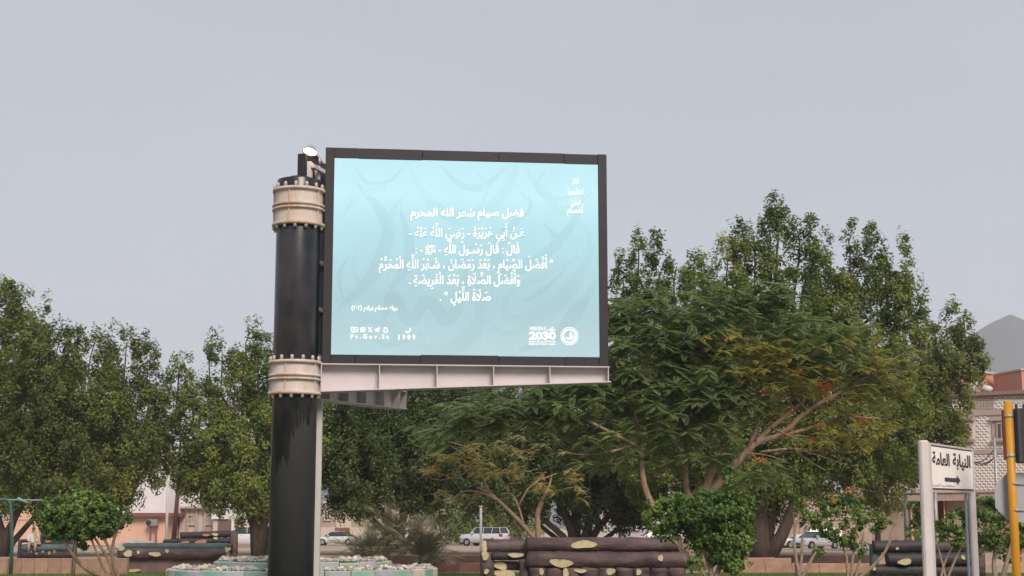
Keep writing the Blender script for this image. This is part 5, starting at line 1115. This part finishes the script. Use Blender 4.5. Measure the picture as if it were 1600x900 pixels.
# ------------------------------------------------------------------ cars
M_car = mat('white_car_paint', (.66, .66, .68), .25, ns=.6, amt=.15, spec=.6); M_glass = mat('dark_car_glass', (.02, .025, .03), .08, ns=1, amt=.1, spec=.8); M_tyre = mat('tyre_rubber', (.02, .02, .02), .8); M_rim = mat('alloy_rim', (.45, .45, .46), .35, metal=.6); M_trim = mat('black_trim', (.03, .03, .03), .6)
M_hl = mat('headlight_glass', (.55, .57, .60), .1, spec=.9); M_tl = mat('tail_light_red', (.45, .02, .03), .25); M_plate = mat('number_plate', (.6, .6, .58), .5)
def car(px, Y, rot, kind, label, group='parked white cars beyond the dirt lot'):
    c = at(px, 850, Y); root = empty('parked_car', (c.x, Y, .006), math.radians(rot), label, 'car', group)
    if kind == 'suv': L, W, H = 4.95, .96, 1.88; st = [(0,.42,.75,.78),(.015,.33,1.0,.90),(.04,.30,1.14,.95),(.27,.28,1.24,.97),(.30,.28,1.27,.97),(.6,.28,1.27,.97),(.95,.30,1.28,.96),(.985,.34,1.26,.94),(1,.45,1.05,.92)]; gh = (.26,.37,.945,.985); belt = 1.26; pill = (.37, .57, .78, .96)
    else: L, W, H = 4.5, .88, 1.46; st = [(0,.40,.58,.66),(.015,.26,.70,.78),(.06,.22,.78,.84),(.22,.22,.92,.88),(.28,.22,.95,.88),(.6,.22,.97,.88),(.88,.24,.99,.87),(.97,.28,.96,.80),(1,.45,.80,.74)]; gh = (.235,.40,.70,.90); belt = .95; pill = (.40, .56, .70)
    X = lambda f: (f - .5) * L
    b = MB(); n = 12; vs = []
    for f, zb, zt, hw in st:
        x = X(f); zm = zb + (zt - zb) * .55
        for y, z in ((-hw*.86, zb), (-hw, zb + .12), (-hw*1.01, zm), (-hw*.97, zt - .07), (-hw*.88, zt), (-hw*.4, zt + .02), (hw*.4, zt + .02), (hw*.88, zt), (hw*.97, zt - .07), (hw*1.01, zm), (hw, zb + .12), (hw*.86, zb)): vs.append((x, y, z))
    m = len(st); b.add(vs, [(i*n+k, i*n+(k+1)%n, (i+1)*n+(k+1)%n, (i+1)*n+k) for i in range(m-1) for k in range(n)] + [tuple(range(n)), tuple(range((m-1)*n, m*n))[::-1]], 0, True); body = b.build('body', M_car, root)
    x0, x1, x2, x3 = [X(q) for q in gh]; wb, wt = W * .93, W * .72; hr = H - .05
    g = MB(); g.add([(x0,-wb,belt),(x0,wb,belt),(x1,-wt,hr),(x1,wt,hr),(x2,-wt,hr),(x2,wt,hr),(x3,-wb,belt),(x3,wb,belt)], [(0,1,3,2),(2,3,5,4),(4,5,7,6),(0,2,4,6),(1,7,5,3)]); g.build('windows', M_glass, root)
    r = MB(); r.box(x1 - .06, x2 + .06, -wt - .02, wt + .02, hr, H, c=.02); r.build('roof', M_car, root)
    for sg in (-1, 1):
        p = MB()
        def on(f, t): xx = X(f); return Vector((xx, sg * (wb + (wt - wb) * t + .012), belt + (hr - belt) * t))
        p.bar(Vector((x0, sg*(wb+.01), belt)), Vector((x1, sg*(wt+.01), hr)), .04, .07); p.bar(Vector((x3, sg*(wb+.01), belt)), Vector((x2, sg*(wt+.01), hr)), .04, .10 if kind != 'suv' else .16)
        for f in pill[1:-1]: p.bar(on(f, 0), on(f, 1), .03, .07)
        p.build('pillars', M_car if kind == 'suv' else M_trim, root)
        for f in (.40, .60): MB().box(X(f + .06), X(f + .06) + .16, sg*W*1.0 - .01, sg*W*1.0 + .02, belt - .14, belt - .11).build('door_handle', M_trim, root)
        mr_ = MB(); mr_.box(x0 + .32, x0 + .48, sg*(W + .02), sg*(W + .18), belt + .02, belt + .17, c=.03); mr_.build('mirror', M_car, root)
        hl = MB(); hl.box(X(0) + .02, X(.055), sg*W*.55, sg*W*.90, .62 if kind != 'suv' else .78, .75 if kind != 'suv' else .95, c=.03); hl.build('headlight', M_hl, root)
        tl = MB(); z = .72 if kind != 'suv' else .98; tl.box(X(.965), X(1) + .012, sg*W*.62, sg*W*.985, z, z + (.14 if kind != 'suv' else .22), c=.03); tl.build('tail_light', M_tl, root)
        for f in (.185, .80):
            w_ = empty('wheel', (0, 0, 0)); bpy.data.objects.remove(w_)
            rad = .37 if kind == 'suv' else .32; t = MB(); t.lathe([(rad*.62, -.11), (rad*.95, -.11), (rad, -.07), (rad, .07), (rad*.95, .11), (rad*.62, .11)], 24, close=True)
            M4 = Matrix.Translation((X(f), sg*(W - .09), rad)) @ Matrix.Rotation(math.pi/2, 4, 'X'); t.v = [tuple(M4 @ Vector(q)) for q in t.v]; to = t.build('wheel', M_tyre, root)
            a = MB(); a.lathe([(rad*1.13, -.02), (rad*1.13, .02)], 24); M5 = Matrix.Translation((X(f), sg*(W + .006), rad + .01)) @ Matrix.Rotation(math.pi/2, 4, 'X'); a.v = [tuple(M5 @ Vector(q)) for q in a.v]; a.build('wheel_arch', M_trim, root)
            rm = MB(); M6 = Matrix.Translation((X(f), sg*(W + .035), rad)) @ Matrix.Rotation(math.pi/2, 4, 'X')
            rm.lathe([(rad*.60, -.015), (rad*.60, .012), (rad*.52, .02)], 20)
            rm.v = [tuple(M6 @ Vector(q)) for q in rm.v]; rm.build('rim', M_rim, to)
            t2 = MB(); t2.lathe([(rad*.62, -.02), (rad, -.02), (rad, .018), (rad*.62, .018)], 24, close=False); t2.v = [tuple(M6 @ Vector(q)) for q in t2.v]; t2.build('sidewall', M_tyre, to)
    MB().box(X(0) - .015, X(.01), -W*.42, W*.42, .36 if kind != 'suv' else .62, .52 if kind != 'suv' else .92, c=.02).build('grille', M_trim, root)
    MB().box(X(1) - .01, X(1) + .015, -.26, .26, .60 if kind != 'suv' else .8, .72 if kind != 'suv' else .92).build('number_plate', M_plate, root)
    return root
car(525.5, 168, 0, 'sedan', 'white hatchback side-on between the black pole and the palms')
car(757, 160, -30, 'suv', 'white off-roader with red tail light beside the thin white post')
car(1206, 136, 188, 'sedan', 'white saloon seen through the forked tree trunk, nose to the right')
car(1275, 132, 35, 'sedan', 'white saloon facing left behind the flowering bush stems')
car(1277, 152, 0, 'suv', 'tall white vehicle standing behind the two saloons on the right')
car(382, 142, 0, 'suv', 'white vehicle half hidden by the trunk left of the black pole')
car(1020, 172, 5, 'sedan', 'white car mostly hidden behind the clipped bush')

# ------------------------------------------------------------------ buildings
M_wh = mat('white_cladding', (.74, .70, .71), .6, col2=(.66, .62, .63), ns=.5, amt=.8); M_peach = mat('peach_plaster', (.70, .44, .32), .85, col2=(.64, .38, .27), ns=.4, amt=.9); M_crm = mat('cream_plaster', (.58, .49, .42), .85, col2=(.51, .42, .36), ns=.5, amt=.8)
M_mar = mat('maroon_trim', (.26, .09, .09), .7, ns=1); M_pnk = mat('pink_trim', (.52, .38, .34), .8, ns=1); M_gw = mat('window_glass', (.10, .10, .12), .15, ns=.5, spec=.7); M_gry = mat('grey_plaster', (.36, .34, .34), .85, ns=.7); M_tan = mat('tan_stone', (.40, .31, .25), .9, col2=(.33, .24, .19), ns=1.2, amt=1, bump=.3)
M_shut = mat('brown_shutter', (.20, .13, .11), .7, ns=2)
class Bld:
    def __init__(s, name, px0, px1, Y0, Y1, label, cat='building'):
        a, b = at(px0, 830, Y0), at(px1, 830, Y1); s.pl = Plane(a, b); s.base = Vector((a.x, a.y, 0)); s.root = empty(name, s.base, s.pl.phi, label, cat)
    def xz(s, px, py, d=0): return s.pl.loc(px, py, d)
    def slab(s, nm, px0, px1, py0, py1, d0, d1, m, parent=None, ground=False, c=0.0):
        x0, zt = s.xz(px0, py0, d0); x1, zb = s.xz(px1, py1, d0); _, zt = s.xz((px0+px1)/2, py0, d0); _, zb = s.xz((px0+px1)/2, py1, d0)
        return MB().box(x0, x1, d0, d1, -.05 if ground else zb, zt, c=c).build(nm, m, parent or s.root)
    def window(s, px0, px1, py0, py1, d, fm=None, arch=False, gm=None, fr=.12, bars=1):
        x0, zt = s.xz(px0, py0, d); x1, zb = s.xz(px1, py1, d); f = MB(); fr_ = fr
        f.box(x0 - fr_, x0, d - .10, d + .02, zb - fr_, zt + fr_); f.box(x1, x1 + fr_, d - .10, d + .02, zb - fr_, zt + fr_); f.box(x0, x1, d - .10, d + .02, zt, zt + fr_); f.box(x0 - fr_ - .1, x1 + fr_ + .1, d - .22, d + .02, zb - fr_ - .1, zb - fr_ * .1)
        for i in range(bars): xx = x0 + (x1-x0)*(i+1)/(bars+1); f.box(xx - .03, xx + .03, d - .06, d - .04, zb, zt)
        w_ = f.build('window', fm or M_crm, s.root)
        g = MB(); g.box(x0, x1, d - .04, d - .012, zb, zt); g.build('pane', gm or M_gw, w_)
        if arch:
            xm, rr_ = (x0+x1)/2, (x1-x0)/2; a = MB(); a.prism([(xm + (rr_+.05)*math.cos(t), zt + fr_ + (rr_)*math.sin(t)) for t in np.linspace(0, math.pi, 10)], d - .05, d - .012); a.build('arch_panel', fm or M_crm, w_)
        return w_
# ribbed white building over a peach lower storey
B1 = Bld('workshop_building', 60, 264, 170, 168, 'ribbed white building over a peach ground floor at the left')
B1.slab('wall', 60, 264, 704, 802, 0, 12, M_wh); B1.slab('ground_floor_wall', 60, 258, 806, 850, .5, 12, M_peach, ground=True); B1.slab('roof_edge', 55, 268, 801.5, 807, -.35, 12.1, M_mar)
rb = MB()
for i in range(66):
    x0, zt = B1.xz(62 + i*3.06, 704); _, zb = B1.xz(62 + i*3.06, 802); rb.box(x0, x0 + .06, -.05, 0.0, zb, zt)
tag(rb.build('cladding_rib', M_wh, B1.root), kind='stuff')
B1.slab('small_vent', 256, 259.5, 744, 749, -.06, 0, M_dark)
B1.slab('upper_block', 243, 262, 690, 704, 1, 6, M_gry)
# air conditioner with pipes
ac = Bld('air_conditioner', 229, 246, 168.2, 168, 'box air conditioner on the peach ground-floor wall', 'air conditioner')
ac.slab('casing', 230, 244.5, 811.5, 822, -.4, .3, mat('ac_casing', (.30, .27, .25), .6, ns=2), c=.04); x_, z_ = ac.xz(234.5, 817); fan = MB(); fan.lathe([(.30, 0), (.28, .03), (.05, .04)], 18, close=True); fan.v = [(x_ + q[0], -.4 - q[2], z_ + q[1]) for q in fan.v]; fan.build('fan_grille', M_dark, ac.root)
for p in (235, 243.7): ac.slab('pipe', p - .5, p + .5, 822, 850, -.1, 0, M_mar, ground=True)
# white house with arched windows
B2 = Bld('house', 266, 333, 172, 170, 'white and cream house with arched ground-floor windows left of the pole')
B2.slab('upper_wall', 264, 345, 690, 792, 0, 10, M_wh); B2.slab('wall', 281, 333, 794, 850, .5, 10, M_crm, ground=True); B2.slab('side_wall', 264, 281, 790, 850, 1.2, 10, M_gry, ground=True); B2.slab('floor_band', 280, 336, 791, 794.5, -.2, 10.05, M_pnk)
for p in (292, 306.5, 319.5, 333): B2.slab('pilaster', p - 1, p + 1, 794.5, 850, .3, .51, M_pnk, ground=True)
for p0, p1 in ((296, 303.5), (323.5, 331)): B2.window(p0, p1, 806, 817.5, .5, M_crm, True, M_gry, .10)
B2.window(288, 294, 757, 768, 0, M_crm, False, M_gry); B2.slab('drainpipe', 313.5, 314.8, 765, 788, -.12, 0, M_pnk)
B2.slab('side_door', 274, 278, 818, 850, 1.1, 1.2, M_tan, ground=True)
B3 = Bld('garage', 333, 400, 169, 168, 'low cream annex with a brown roller shutter beside the arched windows')
B3.slab('parapet', 331, 356, 794, 811, -.3, 8, M_wh); B3.slab('wall', 333, 400, 811.5, 850, 0, 8, M_crm, ground=True); B3.slab('upper_wall', 356, 400, 806, 811, -.05, 8, M_crm)
sh = MB(); x0, zt = B3.xz(342, 812.5); x1, _ = B3.xz(361, 812.5)
for i in range(22): z = zt * (i / 22); sh.box(x0, x1, -.06 - .02 * (i % 2), -.01, z, z + zt/22 * .98)
B3.slab('shutter_frame', 340.6, 342, 811.5, 850, -.1, 0, M_shut, ground=True); tag(sh.build('shutter_slat', M_shut, B3.root), kind='stuff')
B3.slab('door', 366, 370.5, 812, 850, -.05, 0, M_shut, ground=True); B3.slab('column', 362, 364.5, 804, 850, -.3, -.02, M_wh, ground=True); B3.slab('pilaster', 375, 376, 811.5, 850, -.1, 0, M_pnk, ground=True)
# peach boundary wall far left
B0 = Bld('boundary_wall', -200, 60, 172, 170, 'long peach boundary wall glimpsed under the far left tree', 'wall')
B0.slab('wall', -200, 59.5, 812, 850, 0, .4, M_peach, ground=True)
for i in range(7): B0.slab('pier', -190 + i*40, -186 + i*40, 811, 850, -.08, .48, M_peach, ground=True)
B0.slab('coping', -200, 59.5, 810.5, 812.2, -.1, .5, M_crm)
B0b = Bld('house', -300, 50, 200, 198, 'low peach house behind the boundary wall at the far left'); B0b.slab('wall', -300, 50, 790, 850, 0, 8, M_peach, ground=True); B0b.slab('parapet', -301, 51, 787, 790.5, -.15, 8.2, M_crm); B0b.window(20, 27, 800, 811, 0, M_crm); B0b.window(2, 9, 800, 811, 0, M_crm)
# rubble heap of pale stones
rm = MB(); rr = random.Random(4); c0 = at(218, 852, 112)
for i in range(700):
    a = rr.uniform(0, 6.28); d = abs(rr.gauss(0, .45)); x = c0.x + math.cos(a)*d*3.4; y = c0.y + math.sin(a)*d*2; h = max(0, .85*(1 - d)) ; s_ = rr.uniform(.06, .17)
    o = Vector((x, y, h * rr.uniform(.8, 1.05))); vs = [o + Vector(q) * s_ * rr.uniform(.6, 1.2) for q in ((1,0,0),(-1,0,0),(0,1,0),(0,-1,0),(0,0,1),(0,0,-1))]
    rm.add(vs, [(0,2,4),(2,1,4),(1,3,4),(3,0,4),(2,0,5),(1,2,5),(3,1,5),(0,3,5)])
tag(rm.build('rubble', mat('pale_rubble', (.52, .46, .42), .9, col2=(.38, .32, .29), ns=2, amt=1)), 'heap of pale rubble in front of the peach wall behind the left bench', 'rubble', kind='stuff')
# centre
B4 = Bld('boundary_wall', 440, 700, 190, 188, 'cream boundary wall behind the white hatchback', 'wall')
B4.slab('wall', 440, 522, 824, 850, 0, .4, M_crm, ground=True); B4.slab('gate', 522.5, 547, 824.5, 850, .05, .2, M_mar, ground=True); B4.slab('wall', 547.5, 700, 824, 850, 0, .4, M_crm, ground=True)
for p in (521, 548): B4.slab('pier', p - 1.5, p + 1.5, 822.5, 850, -.1, .5, M_crm, ground=True)
B5 = Bld('house', 440, 700, 205, 203, 'tan house behind the cream wall and its dark red gate'); B5.slab('wall', 440, 700, 786, 850, 0, 10, M_tan, ground=True); B5.slab('light_panel', 525.5, 548, 786.5, 850, -.15, -.01, M_crm, ground=True); B5.slab('parapet', 439, 701, 783, 786.3, -.2, 10.2, M_crm); B5.window(508, 515, 800, 811, 0); B5.window(558, 565, 800, 811, 0, M_crm)
for p in (532, 538): B5.slab('pilaster', p, p + .8, 787, 850, -.22, -.16, M_pnk, ground=True)
B6 = Bld('boundary_wall', 796, 930, 182, 180, 'long cream wall behind the log bench and the tree stems', 'wall'); B6.slab('wall', 796, 929.5, 827.5, 850, 0, .4, M_crm, ground=True)
for i in range(6): B6.slab('pier', 800 + i*25, 802.5 + i*25, 826, 850, -.1, .5, M_crm, ground=True)
B7 = Bld('house', 930, 1030, 178, 176, 'pale house with one barred window behind the log bench'); B7.slab('wall', 930, 1030, 770, 850, 0, 9, mat('pale_plaster', (.56, .51, .50), .85, ns=.6), ground=True); B7.slab('parapet', 929, 1031, 767, 770.4, -.2, 9.2, M_wh); B7.window(981, 990, 811, 822, 0, M_wh, bars=3); B7.window(950, 958, 790, 800, 0, M_wh); B7.slab('ledge', 972, 1000, 826.5, 828.5, -.3, -.01, M_wh)
B8 = Bld('boundary_wall', 1100, 1400, 184, 182, 'brownish stone wall behind the white saloons', 'wall'); B8.slab('wall', 1100, 1400, 812, 850, 0, .5, M_tan, ground=True)
for i in range(13): B8.slab('pier', 1105 + i*24, 1107.5 + i*24, 810.5, 850, -.12, .6, M_tan, ground=True)
B8.slab('coping', 1100, 1400, 810.3, 812.2, -.15, .65, M_crm)
B9 = Bld('house', 1130, 1330, 200, 200, 'pinkish house behind the stone wall seen past the forked trunk'); B9.slab('wall', 1130, 1330, 770, 850, 0, 9, mat('pinkish_plaster', (.48, .37, .33), .85, ns=.6), ground=True); B9.slab('parapet', 1129, 1331, 767, 770.4, -.2, 9.2, M_crm); B9.window(1205, 1212, 795, 806, 0); B9.window(1232, 1239, 795, 806, 0); B9.window(1180, 1187, 795, 806, 0)

# studded stone building at the right
M_stud = mat('pale_studded_stone', (.68, .62, .59), .85, col2=(.60, .54, .51), ns=1.2, amt=.8); M_sal = mat('salmon_plaster', (.56, .28, .21), .85, col2=(.50, .24, .18), ns=.5, amt=.8); M_band = mat('pink_stone_band', (.46, .34, .30), .85, ns=1.2); M_corn = mat('brown_cornice', (.28, .19, .16), .85, ns=2)
D1 = Bld('stone_house', 1360, 1680, 111, 104, 'pale studded-stone building with pink bands behind the road sign')
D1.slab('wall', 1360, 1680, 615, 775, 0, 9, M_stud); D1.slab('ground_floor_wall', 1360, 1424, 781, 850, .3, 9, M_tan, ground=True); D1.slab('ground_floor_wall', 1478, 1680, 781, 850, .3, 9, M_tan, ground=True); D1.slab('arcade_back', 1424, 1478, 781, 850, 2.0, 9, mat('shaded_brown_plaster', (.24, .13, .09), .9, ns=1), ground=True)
for p in (1424, 1446, 1476): D1.slab('column', p - 2, p + 2, 781, 850, .1, .6, M_peach, ground=True)
D1.slab('lower_cornice', 1357, 1682, 769, 782, -.45, 9.1, M_band); D1.slab('cornice_lip', 1356, 1683, 767, 769.6, -.55, 9.2, M_pnk)
D1.slab('floor_band', 1358, 1681, 703, 709.5, -.10, 9.05, M_band); D1.slab('floor_band', 1358, 1681, 641, 649.5, -.12, 9.05, M_band); D1.slab('top_cornice', 1357, 1682, 612.5, 618.5, -.30, 9.1, M_corn); dn = MB()
for i in range(105):
    x, z = D1.xz(1360 + i*3, 620.5, -.2); dn.box(x, x + .07, -.22, -.002, z - .02, z + .09)
tag(dn.build('cornice_tooth', M_corn, D1.root), kind='stuff')
# bosses of the facing stones
bs = MB(); rr = random.Random(2)
skip = [(1484, 1528, 650, 692), (1546, 1588, 650, 692), (1521, 1556, 621, 640)]
rows = [620.5 + 4.3*i for i in range(5)] + [652 + 4.3*i for i in range(12)] + [712.5 + 4.3*i for i in range(13)]
for ri, py in enumerate(rows):
    k = 0; px = 1420 + (ri % 2) * 3.6
    while px < 1660:
        if not any(a-3 < px < b and c-2 < py < d for a, b, c, d in skip):
            x, z = D1.xz(px, py); hx, hz_ = .135, .082; jx = rr.uniform(-.01, .01)
            bs.add([(x-hx, -.0, z-hz_), (x+hx, -.0, z-hz_), (x+hx, -.0, z+hz_), (x-hx, -.0, z+hz_), (x-hx*.5+jx, -.075, z-hz_*.2), (x+hx*.5+jx, -.075, z-hz_*.2), (x+hx*.5+jx, -.075, z+hz_*.45), (x-hx*.5+jx, -.075, z+hz_*.45)], [(4,5,6,7),(0,1,5,4),(1,2,6,5),(2,3,7,6),(3,0,4,7)])
        px += 7.2
tag(bs.build('stone_boss', M_stud, D1.root), kind='stuff')
for p0, p1, ar in ((1502, 1515, False), (1558.5, 1571, True)):
    D1.slab('window_surround', p0 - 9, p1 + 5, 655, 690, -.10, -.002, M_pnk); D1.slab('window_hood', p0 - 12, p1 + 8, 651, 657, -.28, -.103, M_pnk); D1.slab('window_sill', p0 - 11, p1 + 8, 686.5, 690.5, -.30, -.103, M_band); D1.window(p0, p1, 663, 684.5, -.11, M_pnk, ar, M_gw, .08, 1)
lt = MB()
for j in range(4):
    for i in range(7):
        if (i + j) % 2 == 0 or True: x, z = D1.xz(1524 + i*4.6, 624.5 + j*4.3); lt.box(x - .05, x + .05, -.09, -.002, z - .06, z + .06)
tag(lt.build('lattice_block', M_band, D1.root), kind='stuff')
D1.slab('gate_lintel', 1412, 1442, 770.5, 773, -4, -3.8, M_dark)
for i in range(3): D1.slab('shop_front', 1540 + i*22, 1556 + i*22, 788, 850, .1, .29, mat('shop_front_tan', (.34, .20, .11), .7, ns=1), ground=True)
R1_ = Bld('roof_room', 1508, 1563, 110.5, 113, 'salmon roof-top room with a pale coping on the studded building', 'roof room')
x0, z0 = R1_.xz(1508, 614); x1, _ = R1_.xz(1563, 614); _, zt = R1_.xz(1540, 583.5); bx_ = MB(); bx_.box(0, x1, 0, 1.9, z0 - 1.5, zt); bx_.build('wall', M_sal, R1_.root); MB().box(-.12, x1 + .12, -.12, 2.02, zt, zt + .12).build('coping', M_crm, R1_.root)
R2_ = Bld('roof_room', 1563.5, 1640, 112.2, 106, 'lighter salmon wing of the roof-top room turned to the right', 'roof room'); x1 = R2_.xz(1597, 600)[0]; _, zt = R2_.xz(1570, 583); MB().box(0.06, x1, .0, 1.0, z0 - 1.5, zt - .02).build('wall', M_sal, R2_.root); MB().box(0, x1 + .1, -.12, 1.1, zt - .018, zt + .10).build('coping', M_crm, R2_.root)
post(1530.5, 583, 107.5, .02, M_crm, 'thin rod standing on the roof edge beside the white covered tank', 'aerial', 'aerial', False)
def blob(px, py, Y, rx, rz, label):
    c = at(px, py, Y); b = MB(); rr = random.Random(int(px)); n = 14; vs = []
    for t in np.linspace(.05, 3.0, 9):
        for k in range(n): a = 2*math.pi*k/n; f = 1 + .12*math.sin(3*a + t*2) + rr.uniform(-.05, .05); vs.append((c.x + rx*math.sin(t)*math.cos(a)*f, c.y + rx*math.sin(t)*math.sin(a)*f, c.z + rz*math.cos(t)*f))
    b.add(vs, [(i*n+k, i*n+(k+1)%n, (i+1)*n+(k+1)%n, (i+1)*n+k) for i in range(8) for k in range(n)] + [tuple(range(n)), tuple(range(8*n, 9*n))[::-1]], 0, True); tag(b.build('covered_tank', mat('white_cover', (.66, .62, .60), .8, ns=3, bump=.5)), label, 'covered tank')
blob(1519, 602, 108, .45, .62, 'larger white sheeted bundle on the roof of the studded building'); blob(1541, 608, 107.5, .42, .26, 'smaller white sheeted bundle on the roof, right of the larger one')
